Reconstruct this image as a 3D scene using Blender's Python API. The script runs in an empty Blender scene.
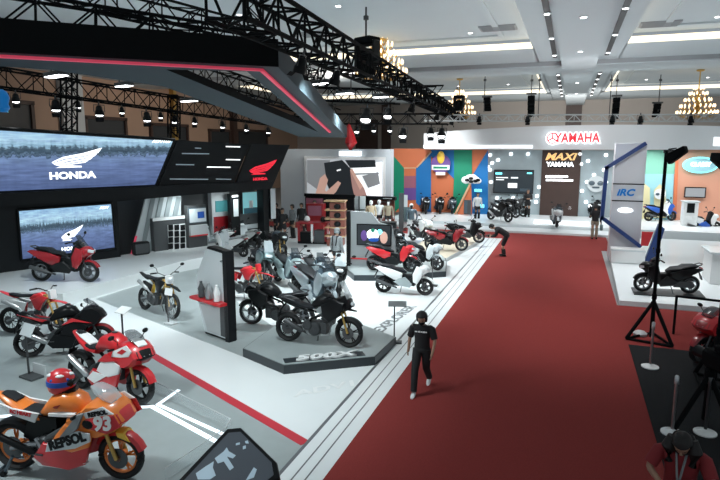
import bpy, bmesh, math, random
from mathutils import Vector, Matrix
R = math.radians
S = bpy.context.scene
COL = S.collection
random.seed(5)

# ---------------------------------------------------------------- camera, world, light, exposure
CAM_H, FOC = 4.55, 580.0
PITCH = math.atan(94 / FOC)
YAW = math.atan(211 * math.cos(PITCH) / FOC)
cam = bpy.data.cameras.new('camera'); cam_o = bpy.data.objects.new('camera', cam); COL.objects.link(cam_o)
cam.sensor_width = 36; cam.lens = FOC * 36 / 720; cam.clip_end = 300
cam_o.location = (0, 0, CAM_H); cam_o.rotation_euler = (R(90) - PITCH, 0, YAW)
S.camera = cam_o
S.view_settings.view_transform = 'Standard'; S.view_settings.look = 'None'
S.view_settings.exposure = 0.0; S.view_settings.gamma = 1; S.view_settings.use_curve_mapping = False
wd = bpy.data.worlds.new('hall_ambience'); S.world = wd; wd.use_nodes = True
bg = wd.node_tree.nodes['Background']; bg.inputs[0].default_value = (.80, .92, 1, 1); bg.inputs[1].default_value = .34

def area(loc, size, power, col=(1, 1, 1), rot=(0, 0, 0), spread=180):
    l = bpy.data.lights.new('area_light', 'AREA'); l.shape = 'RECTANGLE'; l.size, l.size_y = size
    l.energy = power; l.color = col; l.spread = R(spread)
    o = bpy.data.objects.new('area_light', l); o.location = loc; o.rotation_euler = rot; COL.objects.link(o); return o
def spot(loc, target, power, col=(1, 1, 1), deg=60, blend=.6, rad=.25):
    l = bpy.data.lights.new('spot_light', 'SPOT'); l.energy = power; l.color = col; l.spot_size = R(deg); l.spot_blend = blend; l.shadow_soft_size = rad
    o = bpy.data.objects.new('spot_light', l); o.location = loc
    o.rotation_euler = (Vector(target) - Vector(loc)).to_track_quat('-Z', 'Y').to_euler(); COL.objects.link(o); return o
COOL = (.88, .98, 1)
spot((-6, 14, 6.2), (-7.5, 17, 0), 2700, COOL, 105, .8, .5)
spot((-8, 20, 6.2), (-8, 21, 0), 2900, COOL, 110, .8, .5)
spot((-5, 9, 6.0), (-6.5, 9.5, 0), 850, COOL, 100, .8, .4)
spot((-8.5, 4.5, 5.6), (-7, 7.5, 0), 900, COOL, 100, .8, .3)
spot((-11, 11, 5.6), (-12.5, 12.5, 0), 1200, COOL, 100, .8, .3)
spot((-6, 27, 6.2), (-7, 27, 0), 2200, COOL, 110, .8, .5)
area((-1, 35.2, 4.3), (14, 1.5), 330, (1, 1, 1))
area((7, 33.5, 4.3), (6, 1.5), 220, (1, 1, 1))
spot((3.2, 20, 6), (3.2, 20.5, 0), 900, (1, 1, 1), 80, .8, .4)
area((0, 47, 7.6), (34, 24), 620, (.95, .99, 1), (R(180), 0, 0))  # added unseen uplight standing in for light bounced onto the far ceiling
area((-4, 17, 7.9), (34, 26), 560, (.88, .97, 1), (R(180), 0, 0))  # added unseen uplight, emulates bounced light on the near ceiling
spot((-12, 33, 8.5), (-29, 38, 5), 4600, (1, .9, .8), 110, .9, 1.0)  # added spot without a fixture, brightens the left hall wall
spot((0, 46, 5.6), (0, 62, 5.0), 4200, (1, .96, .92), 105, .9, 1.0)  # added spot without a fixture, lifts the back wall
spot((-6, 26, 5.5), (-13.5, 34, 2.5), 700, (.95, .98, 1), 80, .9, .5)
spot((1, 27, 6.5), (1, 34, 5), 700, (1, 1, 1), 130, .9, .8)
spot((-.3, 15.2, 7.8), (-.3, 15.2, 0), 1350, (1, .97, .95), 68, 1.0, .8)  # unseen spot added to brighten the middle of the carpet
spot((0, 25, 7.5), (0, 25, 0), 1300, (1, .97, .95), 110, .9, 1.0)  # unseen spot added for the far aisle carpet
spot((1.2, 19, 5.5), (2.3, 25.3, 2.6), 420, (1, 1, 1), 50, .9, .4)  # unseen spot added to whiten the sign pillar
spot((-8, 31, 6.2), (-8.3, 37, 2), 1300, (1, 1, 1), 100, .9, .5)  # unseen spot added to brighten the coloured wall

# ---------------------------------------------------------------- picture point -> place on a known plane
_c, _s = math.cos(YAW), math.sin(YAW)
_right = Vector((_c, _s, 0)); _hf = Vector((-_s, _c, 0)); _up = Vector((0, 0, 1))
_fwd = _hf * math.cos(PITCH) - _up * math.sin(PITCH); _cup = _hf * math.sin(PITCH) + _up * math.cos(PITCH)
EYE = Vector((0, 0, CAM_H))
def ray(x, y): return _right * ((x - 360) / FOC) + _cup * ((240 - y) / FOC) + _fwd
def G(x, y, z=0):
    d = ray(x, y); return EYE + d * ((z - CAM_H) / d.z)
def onY(x, y, Y):
    d = ray(x, y); return EYE + d * (Y / d.y)
def onX(x, y, X):
    d = ray(x, y); return EYE + d * (X / d.x)
def onD(x, y, D): return EYE + ray(x, y) * D

# ---------------------------------------------------------------- materials
MATS = {}
def mat(name, col, rough=.5, metal=0, emit=0, noise=0, nscale=8, alpha=1, coat=0, spec=.5):
    if name in MATS: return MATS[name]
    m = bpy.data.materials.new(name); m.use_nodes = True
    nt = m.node_tree; b = nt.nodes['Principled BSDF']
    c = (*col, 1)
    b.inputs['Base Color'].default_value = c; b.inputs['Roughness'].default_value = rough; b.inputs['Metallic'].default_value = metal
    b.inputs['Specular IOR Level'].default_value = spec
    if coat: b.inputs['Coat Weight'].default_value = coat; b.inputs['Coat Roughness'].default_value = .08
    if emit:
        b.inputs['Emission Color'].default_value = c; b.inputs['Emission Strength'].default_value = emit
    if alpha < 1:
        b.inputs['Alpha'].default_value = alpha
    if noise:
        tc = nt.nodes.new('ShaderNodeTexCoord'); n = nt.nodes.new('ShaderNodeTexNoise'); n.inputs['Scale'].default_value = nscale; n.inputs['Detail'].default_value = 4
        mx = nt.nodes.new('ShaderNodeMix'); mx.data_type = 'RGBA'
        mx.inputs[6].default_value = tuple(max(0, v * (1 - noise)) for v in col) + (1,); mx.inputs[7].default_value = tuple(min(1, v * (1 + noise)) for v in col) + (1,)
        nt.links.new(tc.outputs['Object'], n.inputs['Vector']); nt.links.new(n.outputs['Fac'], mx.inputs[0]); nt.links.new(mx.outputs[2], b.inputs['Base Color'])
    MATS[name] = m; return m
M = lambda n: MATS[n]
mat('black', (.006, .007, .008), .32, spec=.22); mat('matte_black', (.005, .006, .007), .8, spec=.1); mat('panel_black', (.009, .011, .013), .4, spec=.25)
mat('rubber', (.009, .010, .011), .75, noise=.3, nscale=30); mat('steel', (.55, .57, .58), .3, .9); mat('dark_steel', (.10, .105, .11), .4, .8)
mat('alloy', (.30, .32, .34), .35, .7); mat('chrome', (.75, .77, .78), .15, 1); mat('engine', (.055, .06, .064), .45, .5, noise=.4, nscale=25)
mat('seat_black', (.012, .014, .017), .55, spec=.3); mat('plastic_black', (.010, .012, .013), .42, spec=.25)
mat('red', (.60, .02, .028), .3, coat=.4); mat('stage_red', (.33, .012, .02), .25, coat=.5); mat('sign_blue', (.0, .15, .45), .4, emit=.35); mat('platform_side', (.022, .030, .036), .35); mat('deep_red', (.30, .012, .018), .3, coat=.4); mat('white', (.80, .82, .82), .35, coat=.2)
mat('pearl', (.62, .68, .70), .3, coat=.4); mat('silver', (.36, .42, .45), .3, .4, coat=.3); mat('slate', (.09, .13, .16), .3, .3, coat=.4)
mat('mint_grey', (.30, .40, .41), .3, .2, coat=.3); mat('teal_grey', (.12, .19, .20), .35, .3, coat=.3); mat('orange', (.85, .22, .03), .3, coat=.4); mat('yellow', (.85, .55, .06), .35)
mat('gold', (.62, .40, .12), .35, .8); mat('blue', (.02, .10, .45), .35); mat('grey', (.25, .27, .28), .5); mat('light_grey', (.5, .53, .54), .5)
mat('dark_grey', (.06, .066, .07), .5); mat('smoke', (.03, .04, .05), .1, alpha=.5); mat('clear', (.75, .85, .88), .06, alpha=.10)
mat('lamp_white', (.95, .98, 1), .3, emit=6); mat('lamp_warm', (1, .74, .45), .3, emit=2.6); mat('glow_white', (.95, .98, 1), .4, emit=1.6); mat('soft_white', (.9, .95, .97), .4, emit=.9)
mat('lamp_off', (.7, .75, .78), .15); mat('red_glow', (.68, .06, .12), .4, emit=.45); mat('logo_red', (1, .03, .06), .4, emit=.75)
mat('cyan_glow', (.2, .85, .95), .4, emit=1.2)
mat('skin', (.42, .25, .17), .55); mat('hair', (.012, .010, .010), .6); mat('cloth_black', (.014, .015, .017), .85); mat('cloth_white', (.70, .73, .74), .8)
mat('cloth_grey', (.22, .24, .25), .85, noise=.4, nscale=20); mat('cloth_red', (.26, .025, .03), .85); mat('khaki', (.26, .22, .16), .85); mat('beige', (.50, .40, .27), .8)
mat('wood', (.50, .33, .18), .5, noise=.15, nscale=5); mat('brown_red', (.22, .07, .05), .5)

# ---------------------------------------------------------------- mesh helpers
class MB:
    def __init__(s): s.bm = bmesh.new()
    def box(s, c, d, rz=0, ry=0, rx=0):
        m = Matrix.Translation(c) @ Matrix.Rotation(rz, 4, 'Z') @ Matrix.Rotation(ry, 4, 'Y') @ Matrix.Rotation(rx, 4, 'X') @ Matrix.Diagonal((*d, 1))
        bmesh.ops.create_cube(s.bm, size=1, matrix=m); return s
    def cyl(s, a, b, r, r2=None, n=12):
        a, b = Vector(a), Vector(b); d = b - a; L = d.length
        if L < 1e-6: return s
        m = Matrix.Translation((a + b) / 2) @ d.to_track_quat('Z', 'Y').to_matrix().to_4x4()
        bmesh.ops.create_cone(s.bm, cap_ends=True, segments=n, radius1=r, radius2=r if r2 is None else r2, depth=L, matrix=m); return s
    def tube(s, pts, r, n=8, closed=False):
        pts = [Vector(p) for p in pts]; k = len(pts); rings = []
        rr = r if isinstance(r, (list, tuple)) else [r] * k
        for i, p in enumerate(pts):
            t = (pts[(i + 1) % k] - pts[i - 1]) if closed else (pts[min(i + 1, k - 1)] - pts[max(i - 1, 0)])
            q = t.to_track_quat('Z', 'Y')
            rings.append([s.bm.verts.new(p + q @ Vector((math.cos(2 * math.pi * j / n) * rr[i], math.sin(2 * math.pi * j / n) * rr[i], 0))) for j in range(n)])
        for i in range(k if closed else k - 1):
            A, B = rings[i], rings[(i + 1) % k]
            for j in range(n): s.bm.faces.new((A[j], A[(j + 1) % n], B[(j + 1) % n], B[j]))
        if not closed: s.bm.faces.new(rings[0][::-1]); s.bm.faces.new(rings[-1])
        return s
    def lathe(s, prof, c=(0, 0, 0), axis='Z', n=20):          # prof = [(radius, height)]
        rings = []
        for r, h in prof:
            ring = []
            for j in range(n):
                a = 2 * math.pi * j / n; v = Vector((r * math.cos(a), r * math.sin(a), h))
                if axis == 'Y': v = Vector((v.x, v.z, v.y))
                if axis == 'X': v = Vector((v.z, v.x, v.y))
                ring.append(s.bm.verts.new(Vector(c) + v))
            rings.append(ring)
        for A, B in zip(rings, rings[1:]):
            for j in range(n): s.bm.faces.new((A[j], A[(j + 1) % n], B[(j + 1) % n], B[j]))
        s.bm.faces.new(rings[0][::-1]); s.bm.faces.new(rings[-1]); return s
    def loft(s, secs, n=12, p=2.4):                            # secs along x: (x, z, half_y, half_z [, y])
        rings = []
        for sec in secs:
            x, z, hy, hz = sec[:4]; y0 = sec[4] if len(sec) > 4 else 0
            ring = []
            for j in range(n):
                a = 2 * math.pi * (j + .5) / n; ca, sa = math.cos(a), math.sin(a)
                ring.append(s.bm.verts.new((x, y0 + hy * math.copysign(abs(ca) ** (2 / p), ca), z + hz * math.copysign(abs(sa) ** (2 / p), sa))))
            rings.append(ring)
        for A, B in zip(rings, rings[1:]):
            for j in range(n): s.bm.faces.new((A[j], A[(j + 1) % n], B[(j + 1) % n], B[j]))
        s.bm.faces.new(rings[0][::-1]); s.bm.faces.new(rings[-1]); return s
    def plate(s, poly, w, y=0, taper=.86, mid=.55):            # side profile in x,z, bulging to half width w about y
        cx = sum(p[0] for p in poly) / len(poly); cz = sum(p[1] for p in poly) / len(poly)
        rings = []
        for yy, k in ((-w, taper), (-w * mid, 1), (w * mid, 1), (w, taper)):
            rings.append([s.bm.verts.new((cx + (px - cx) * k, y + yy, cz + (pz - cz) * k)) for px, pz in poly])
        k = len(poly)
        for A, B in zip(rings, rings[1:]):
            for j in range(k): s.bm.faces.new((A[j], A[(j + 1) % k], B[(j + 1) % k], B[j]))
        s.bm.faces.new(rings[0][::-1]); s.bm.faces.new(rings[-1]); return s
    def prism(s, poly, z0, z1):                                # plan polygon x,y
        a = [s.bm.verts.new((x, y, z0)) for x, y in poly]; b = [s.bm.verts.new((x, y, z1)) for x, y in poly]; k = len(poly)
        for j in range(k): s.bm.faces.new((a[j], a[(j + 1) % k], b[(j + 1) % k], b[j]))
        s.bm.faces.new(a[::-1]); s.bm.faces.new(b); return s
    def slab(s, pts, off):                                     # any planar outline pushed along a vector
        off = Vector(off); a = [s.bm.verts.new(p) for p in pts]; b = [s.bm.verts.new(Vector(p) + off) for p in pts]; k = len(pts)
        for j in range(k): s.bm.faces.new((a[j], a[(j + 1) % k], b[(j + 1) % k], b[j]))
        s.bm.faces.new(a[::-1]); s.bm.faces.new(b); return s
    def ball(s, c, r, sc=(1, 1, 1), n=12):
        bmesh.ops.create_uvsphere(s.bm, u_segments=n, v_segments=max(6, n * 2 // 3), radius=r, matrix=Matrix.Translation(c) @ Matrix.Diagonal((*sc, 1))); return s
    def move(s, m):
        s.bm.transform(m); return s
    def build(s, name, m, parent=None, label=None, ang=40, bevel=0):
        bmesh.ops.recalc_face_normals(s.bm, faces=s.bm.faces)
        if bevel:
            bmesh.ops.bevel(s.bm, geom=[e for e in s.bm.edges if e.calc_face_angle(0) > .6], offset=bevel, segments=1, affect='EDGES', profile=.7)
        me = bpy.data.meshes.new(name); s.bm.to_mesh(me); s.bm.free()
        for pl in me.polygons: pl.use_smooth = True
        me.set_sharp_from_angle(angle=R(ang))
        me.materials.append(m if not isinstance(m, str) else MATS[m])
        o = bpy.data.objects.new(name, me); COL.objects.link(o)
        if parent: o.parent = parent
        if label: o['label'] = label
        return o
def tag(o, label, cat, group=None, kind=None):
    o['label'] = label; o['category'] = cat
    if group: o['group'] = group
    if kind: o['kind'] = kind
    return o
def thing(name, label, cat, loc=(0, 0, 0), rz=0, group=None):
    o = bpy.data.objects.new(name, None); COL.objects.link(o); o.location = loc; o.rotation_euler = (0, 0, rz); o.empty_display_size = .2
    return tag(o, label, cat, group)
def struct(o): o['kind'] = 'structure'; return o
def copy_tree(o, parent=None):
    c = o.copy(); COL.objects.link(c); c.parent = parent
    for ch in list(o.children): copy_tree(ch, c)
    return c
def text(body, size, m, name='lettering', parent=None, mtx=None, ext=.01, bold=0, shear=0, sx=1, align='CENTER'):
    cu = bpy.data.curves.new(name, 'FONT'); cu.body = body; cu.size = size; cu.extrude = ext; cu.offset = bold; cu.shear = shear; cu.align_x = align; cu.align_y = 'CENTER'; cu.resolution_u = 3
    t = bpy.data.objects.new('tmp', cu); COL.objects.link(t)
    dg = bpy.context.evaluated_depsgraph_get(); dg.update()
    me = bpy.data.meshes.new_from_object(t.evaluated_get(dg)); bpy.data.objects.remove(t); bpy.data.curves.remove(cu)
    me.transform(Matrix.Diagonal((sx, 1, 1, 1)))
    me.name = name; me.materials.clear(); me.materials.append(MATS[m])
    o = bpy.data.objects.new(name, me); COL.objects.link(o)
    if mtx is not None: o.matrix_local = mtx
    if parent: o.parent = parent
    return o
def frame(o, xd, zd):                                           # matrix: local x -> xd, local y -> zd (text up), z out
    x = Vector(xd).normalized(); y = Vector(zd).normalized(); z = x.cross(y)
    return Matrix(((x.x, y.x, z.x, o[0]), (x.y, y.y, z.y, o[1]), (x.z, y.z, z.z, o[2]), (0, 0, 0, 1)))
# ---------------------------------------------------------------- the hall: floor, carpet, walls, ceiling
mat('hall_floor', (.20, .215, .22), .35, noise=.12, nscale=1.5)
mat('booth_white', (.80, .84, .85), .22, noise=.02, nscale=2)
mat('booth_grey', (.33, .375, .38), .36, noise=.10, nscale=3)
mat('carpet', (.245, .040, .037), .95, noise=.22, nscale=60, spec=.1); mat('mat_black', (.012, .013, .015), .9, noise=.4, nscale=40, spec=.2)
mat('line_red', (.55, .03, .05), .4); mat('line_grey', (.13, .14, .15), .4)
mat('hall_wall', (.40, .27, .195), .8, noise=.06, nscale=.6); mat('back_wall', (.46, .42, .385), .8, noise=.05, nscale=.6)
mat('ceiling', (.64, .71, .74), .85, noise=.03, nscale=.4); mat('beam', (.64, .71, .74), .8); mat('ceiling_dark', (.38, .40, .42), .8)
mat('brown_panel', (.05, .027, .021), .5, noise=.2, nscale=3); mat('window_dark', (.03, .035, .04), .25)
mat('cove', (1, .87, .66), .5, emit=1.3)

struct(MB().prism([(-30, -2), (24, -2), (24, 62), (-30, 62)], -.2, 0).build('floor', M('hall_floor')))
struct(MB().prism([(-2.97, 1), (1.5, 1), (1.5, 14.2), (9, 14.2), (9, 17.8), (1.5, 17.8), (1.5, 27.2), (1.9, 27.2), (1.9, 31.3), (-26, 31.3), (-26, 29.2), (-2.97, 29.2)], 0, .012).build('floor_carpet', M('carpet')))
struct(MB().prism([(1.5, 1), (8, 1), (8, 14.2), (1.5, 14.2)], 0, .02).build('floor_mat', M('mat_black')))
g = lambda x, y, z=0: tuple(G(x, y, z)[:2])
red0, red1 = Vector((-3.62, 7.58)), Vector((-11.3, 11.35))
grey_zone = [(-13.2, 13.25), g(243, 357), g(276, 329), g(233, 299), g(207, 277), g(203, 264), (-13.15, 17.2)]
struct(MB().prism([tuple(red0), (-3.62, 29.2), (-22, 29.2), (-22, 13.0), (-13.4, 12.3), tuple(red1)], 0, .006).build('floor_white_booth', M('booth_white')))
struct(MB().prism(grey_zone, .006, .010).build('floor_grey_booth', M('booth_grey')))
struct(MB().prism([(-3.62, 3), (-3.62, 7.58), tuple(red1), (-13.4, 12.3), (-20, 9), (-20, 3)], 0, .006).build('floor_sport_zone', M('booth_grey')))
nrm = Vector((red1.y - red0.y, -(red1.x - red0.x))).normalized() * .09
struct(MB().prism([tuple(red0 - nrm), tuple(red0 + nrm), tuple(red1 + nrm), tuple(red1 - nrm)], .006, .012).build('trim_red_line', M('line_red')))
e = MB().prism([(-3.62, 3), (-2.97, 3), (-2.97, 29.2), (-3.62, 29.2)], 0, .010).build('floor_aisle_edge', M('booth_white')); struct(e)
for i, (x, w) in enumerate(((-3.6, .028), (-3.38, .011), (-3.2, .011))):
    struct(MB().prism([(x - w, 3), (x + w, 3), (x + w, 29.2), (x - w, 29.2)], .010, .013).build('trim_aisle_line', M('line_grey')))
# white light strips let into the sport zone floor
mat('strip_light', (.86, .95, 1), .4, emit=1.0)
def strip(pts, w):
    b = MB()
    for p, q in zip(pts, pts[1:]):
        p, q = Vector(p), Vector(q); d = (q - p).normalized(); n = Vector((-d.y, d.x)) * w; p = p - d * w * .8
        b.prism([tuple(p - n), tuple(q - n), tuple(q + n), tuple(p + n)], .006, .014)
    return b
tag(strip([g(0, 417), g(152, 407), g(218, 443)], .045).build('floor_light_strip', M('strip_light')), 'white floor light strip bending beside the orange racing motorcycle', 'light strip')
tag(strip([g(178, 391), g(158, 405), g(224, 435)], .035).build('floor_light_strip', M('strip_light')), 'shorter white floor light strip with a hooked end near the glass fence', 'light strip')

# hall walls
struct(MB().box((-30.15, 32, 4.5), (.3, 62, 9)).build('wall_left', M('hall_wall')))
struct(MB().box((-5, 62.15, 4.5), (60, .3, 9)).build('wall_back', M('back_wall')))
n = 0
for (xa, ya, xb, yb) in ((84, 117, 124, 138), (150, 124, 186, 145), (209, 130, 229, 148), (236, 130, 266, 146), (-8, 100, 30, 122)):
    n += 1
    A = onX(xa, ya, -29.95); B = onX(xb, ya, -29.95); zt = A.z; zb = 3.6
    w = MB().box((-29.95, (A.y + B.y) / 2, (zt + zb) / 2), (.1, B.y - A.y, zt - zb)).build('window_%d' % n, M('window_dark')); struct(w)
    f = MB(); yc = (A.y + B.y) / 2; wy = B.y - A.y
    f.box((-29.9, yc, zt), (.25, wy + .3, .22))
    for sgn in (-1, 1): f.box((-29.9, yc + sgn * wy / 2, (zt + zb) / 2), (.25, .22, zt - zb))
    struct(f.build('window_frame', M('brown_panel'), w))
for (xa, xb, m, nm) in ((62, 83, 'light_grey', 'trim_1'), (173, 176, 'gold', 'trim_2'), (232, 236, 'brown_panel', 'trim_3')):
    A = onX(xa, 110, -29.7); B = onX(xb, 110, -29.7)
    struct(MB().box((-29.8, (A.y + B.y) / 2, 4.5), (.4, B.y - A.y, 9)).build(nm, M(m)))
for i, (xa, xb, z0) in enumerate(((566, 582, 0), (356, 378, 0), (382, 391, 0))):
    A = onY(xa, 110, 61.9); B = onY(xb, 110, 61.9)
    struct(MB().box(((A.x + B.x) / 2, 61.9, 4.6), (B.x - A.x, .3, 9.2 if i != 1 else 5.6)).build('door_%d' % (i + 1), M('brown_panel')))

# ceiling: border grid at 9.5 m, recessed trays with lit coves, the long centre beam and a cross beam
ZC = 9.0
trays = [(-24, 2, -1.8, 29), (2.0, 2, 24, 29), (-24, 38.5, -2.2, 53), (2.4, 38.5, 24, 53)]
c = MB()
xs = [(-30, -24), (-24, -2.1), (-2.1, 2.4), (2.4, 24)]
for (x0, y0, x1, y1) in ((-30, -2, -24, 62), (-1.9, -2, 2.1, 62), (-24, -2, -1.85, 2), (2.05, -2, 24, 2), (-24, 29, -1.85, 38.5), (2.05, 29, 24, 38.5), (-24, 53, -1.85, 62), (2.05, 53, 24, 62), (-2.2, 38, -1.85, 54), (2.05, 38, 2.4, 54)):
    c.box(((x0 + x1) / 2, (y0 + y1) / 2, ZC + .15), (x1 - x0, y1 - y0, .3))
for (x0, y0, x1, y1) in trays: c.box(((x0 + x1) / 2, (y0 + y1) / 2, ZC + .55), (x1 - x0 + .2, y1 - y0 + .2, .2))
struct(c.build('ceiling', M('ceiling')))
k = 0
for (x0, y0, x1, y1) in trays:
    t = MB(); q = .22
    for (cx, cy, sx, sy) in (((x0 + x1) / 2, y1, x1 - x0, q), ((x0 + x1) / 2, y0, x1 - x0, q), (x0, (y0 + y1) / 2, q, y1 - y0), (x1, (y0 + y1) / 2, q, y1 - y0)):
        t.box((cx, cy, ZC + .15), (sx, sy, .26))
    struct(t.build('trim_cove_light', M('cove')))
    m_ = MB()
    for s in (1.4,):                                             # moulding ring on the tray ceiling
        for (cx, cy, sx, sy) in (((x0 + x1) / 2, y1 - s, x1 - x0 - 2 * s, .25), ((x0 + x1) / 2, y0 + s, x1 - x0 - 2 * s, .25), (x0 + s, (y0 + y1) / 2, .25, y1 - y0 - 2 * s), (x1 - s, (y0 + y1) / 2, .25, y1 - y0 - 2 * s)):
            m_.box((cx, cy, ZC + .42), (sx, sy, .08))
    struct(m_.build('trim_tray_moulding', M('beam')))
struct(MB().box((.15, 30, ZC - .25), (1.62, 64, .5)).build('beam_centre', M('beam')))
bm_ = MB()
for (xa, xb) in ((-30, -.66), (.96, 24)): bm_.box(((xa + xb) / 2, 35.3, ZC - .13), (xb - xa, 3.2, .26))
struct(bm_.build('beam_cross', M('beam')))
b2 = MB()
for (xa, xb) in ((-30, -.66), (.96, 24)): b2.box(((xa + xb) / 2, 33.65, ZC - .1), (xb - xa, .1, .22))
struct(b2.build('trim_beam_edge', M('ceiling_dark')))
dl = None
def downlight(x, y, z, group, label):
    global dl
    if dl is None:
        dl = thing('downlight', label, 'downlight', (x, y, z), 0, group)
        MB().lathe([(.13, 0), (.13, -.03), (.09, -.035)], n=14).build('ring', M('white'), dl); MB().lathe([(.09, -.036), (.085, -.05)], n=14).build('lens', M('lamp_white'), dl); return
    d = copy_tree(dl); d.location = (x, y, z); d['group'] = group; d['label'] = label
for sx, x in ((-1, -1.0), (1, 1.42)):
    for (ya, yb) in ((6, 32), (38.5, 57)):
        struct(MB().box((x, (ya + yb) / 2, ZC - .01), (.2, yb - ya, .06)).build('trim_light_slot', M('dark_grey')))
        for j in range(6):
            y = ya + 1 + (yb - ya - 2) * j / 5
            downlight(x, y, ZC - .04, 'slot downlights', 'round downlight in the dark ceiling slot %s of the centre beam' % ('left' if sx < 0 else 'right'))
for (x, y) in ((-8, 13), (-4.4, 13), (-4.4, 20), (-8, 20), (-12, 20), (-4.4, 26.5), (-9, 26.5), (-14, 26.5), (5, 13), (5, 20), (8.5, 20), (5, 26.5), (9, 26.5), (12, 26.5), (-5, 41), (-9, 41), (5, 41), (9, 41), (-5, 49), (-9, 49), (5, 49), (9, 49)):
    downlight(x, y, ZC + .45, 'ceiling downlights', 'small round downlight in the recessed ceiling tray')
for (x, y) in ((.15, 20), (.15, 27), (.15, 40), (.15, 48)): downlight(x, y, ZC - .5, 'beam downlights', 'small round downlight under the ceiling centre beam')
for (px, py, lb) in ((498, 28, 'grey air vent in the ceiling left of the centre beam'), (660, 24, 'grey air vent in the ceiling right of the centre beam'), (316, 34, 'grey air vent in the ceiling above the long black truss')):
    p = G(px, py, ZC + .42); v = MB().box(p, (1.5, 1.0, .06)); 
    for j in range(6): v.box((p.x, p.y - .4 + j * .16, p.z - .04), (1.35, .05, .03))
    tag(v.build('ceiling_vent', M('ceiling_dark')), lb, 'air vent')
# ---------------------------------------------------------------- chandeliers
def chandelier(loc, rad, drop, label):
    t = thing('chandelier', label, 'chandelier', loc, 0)
    MB().cyl((0, 0, .9), (0, 0, drop), .035).lathe([(.25, drop), (.22, drop - .08), (.05, drop - .12)], n=12).lathe([(.04, 1.0), (.16, .8), (.08, .5), (.22, .25), (.12, 0), (.06, -.25), (.01, -.4)], n=12).build('stem', M('gold'), t)
    a = MB(); bulbs = []
    for (r, z, n) in ((rad, -.25, 24), (rad * .84, .15, 20), (rad * .64, .55, 15), (rad * .44, .95, 10), (rad * .25, 1.3, 6)):
        for j in range(n):
            q = 2 * math.pi * j / n; e = Vector((r * math.cos(q), r * math.sin(q), z))
            a.tube([(0, 0, z - .1), e * .5 + Vector((0, 0, z * .5 - .3)), e], .02, 5); bulbs.append(e)
    a.build('arms', M('gold'), t)
    b0 = None
    for e in bulbs:
        if b0 is None: b0 = MB().lathe([(.02, 0), (.03, .03), (.055, .10), (.035, .18), (.01, .22)], n=8).build('bulb', M('lamp_warm'), t); b0.location = e
        else:
            c = b0.copy(); COL.objects.link(c); c.parent = t; c.location = e
    c0 = None
    for j in range(18):
        q = 2 * math.pi * j / 18; e = (rad * .8 * math.cos(q), rad * .8 * math.sin(q), -.42)
        if c0 is None: c0 = MB().ball((0, 0, 0), .06, (1, 1, 2), 6).build('crystal_drop', M('clear'), t); c0.location = e
        else:
            c = c0.copy(); COL.objects.link(c); c.parent = t; c.location = e
for (px, py, D, lb) in ((381, 68, 27, 'brass chandelier with many bulbs rising behind the black truss and speaker'), (459, 111, 43, 'brass chandelier with glowing bulbs at the far end of the long truss'), (697, 110, 38, 'brass chandelier hanging over the white booth front at the right')):
    p = onD(px, py, D); chandelier(p, 1.2, ZC + .42 - p.z, lb)

# ---------------------------------------------------------------- trusses
def truss(A, B, w, label, name='lighting_truss', m='matte_black', r=.035, bay=None, group=None, h=None):
    A, B = Vector(A), Vector(B); d = (B - A); L = d.length; d.normalize()
    side = d.cross(Vector((0, 0, 1))); side = side.normalized() if side.length > .1 else Vector((1, 0, 0)); upv = side.cross(d).normalized()
    h = h or w
    t = thing(name, label, 'truss', A, 0, group); corner = []
    for sa in (-1, 1):
        for sb in (-1, 1):
            o = side * (sa * w / 2) + upv * (sb * h / 2); corner.append(o)
            MB().cyl(o, o + d * L, r, n=8).build('chord', M(m), t)
    b = MB(); n = max(2, round(L / (bay or w))); step = L / n; br = r * .55
    for (p, q) in ((0, 1), (2, 3), (0, 2), (1, 3)):
        for i in range(n):
            u, v = (p, q) if i % 2 else (q, p)
            b.cyl(corner[u] + d * (i * step), corner[v] + d * ((i + 1) * step), br, n=5)
            if i % 2 == 0: b.cyl(corner[p] + d * (i * step), corner[q] + d * (i * step), br, n=5)
    b.build('bracing', M(m), t); return t
TR = {}
TR['long'] = (G(225, -4, 6.7), G(463, 118, 6.7)); truss(*TR['long'], .62, 'long black box truss running away above the white booth floor to the chandelier', r=.045)
TR['back'] = (onD(-40, 72, 18), onD(305, 124, 33)); truss(*TR['back'], .62, 'black box truss above the large upper video screen')
TR['front'] = (onD(-30, 4, 12), onD(272, 48, 15)); truss(*TR['front'], .6, 'black box truss lying along the top of the front canopy fascia', r=.04)
truss(onD(60, -12, 12.6), onD(262, 38, 17), .55, 'black box truss crossing above the canopy towards the long truss', r=.035)
truss(onD(318, 62, 18), onD(300, 100, 24), .5, 'short black truss between the canopy side and long truss', r=.03)
truss(onD(130, 50, 16.5), onD(335, 116, 27), .55, 'black truss running above the triangular canopy opening', r=.035)
TR['cross'] = (onD(290, 93, 24), onD(398, 97, 22)); truss(*TR['cross'], .5, 'black cross truss left of the long truss carrying bright wash lamps')
TR['far'] = (onD(296, 119, 31), onD(448, 119, 29)); truss(*TR['far'], .5, 'farthest black cross truss with a row of bright lamps above the photo wall')
truss(onD(400, 93, 24), onD(440, 92, 25), .5, 'short black truss stub sticking out right of the long truss')
truss(onD(254, 22, 17), onD(254, -25, 17), .45, 'upright black truss rising from the long truss to the ceiling')
TR['silver'] = (onY(425, 118, 35.8), onY(760, 118, 35.8)); truss(*TR['silver'], .36, 'slim silver truss behind the top of the white curved fascia', m='light_grey', r=.03)
truss(onD(69, 68, 21), onD(69, 140, 21), .4, 'upright black truss leg behind the upper video screen')
truss(onD(174, 96, 25), onD(174, 138, 25), .4, 'second upright black truss leg behind the slanted light bar panel')
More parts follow.
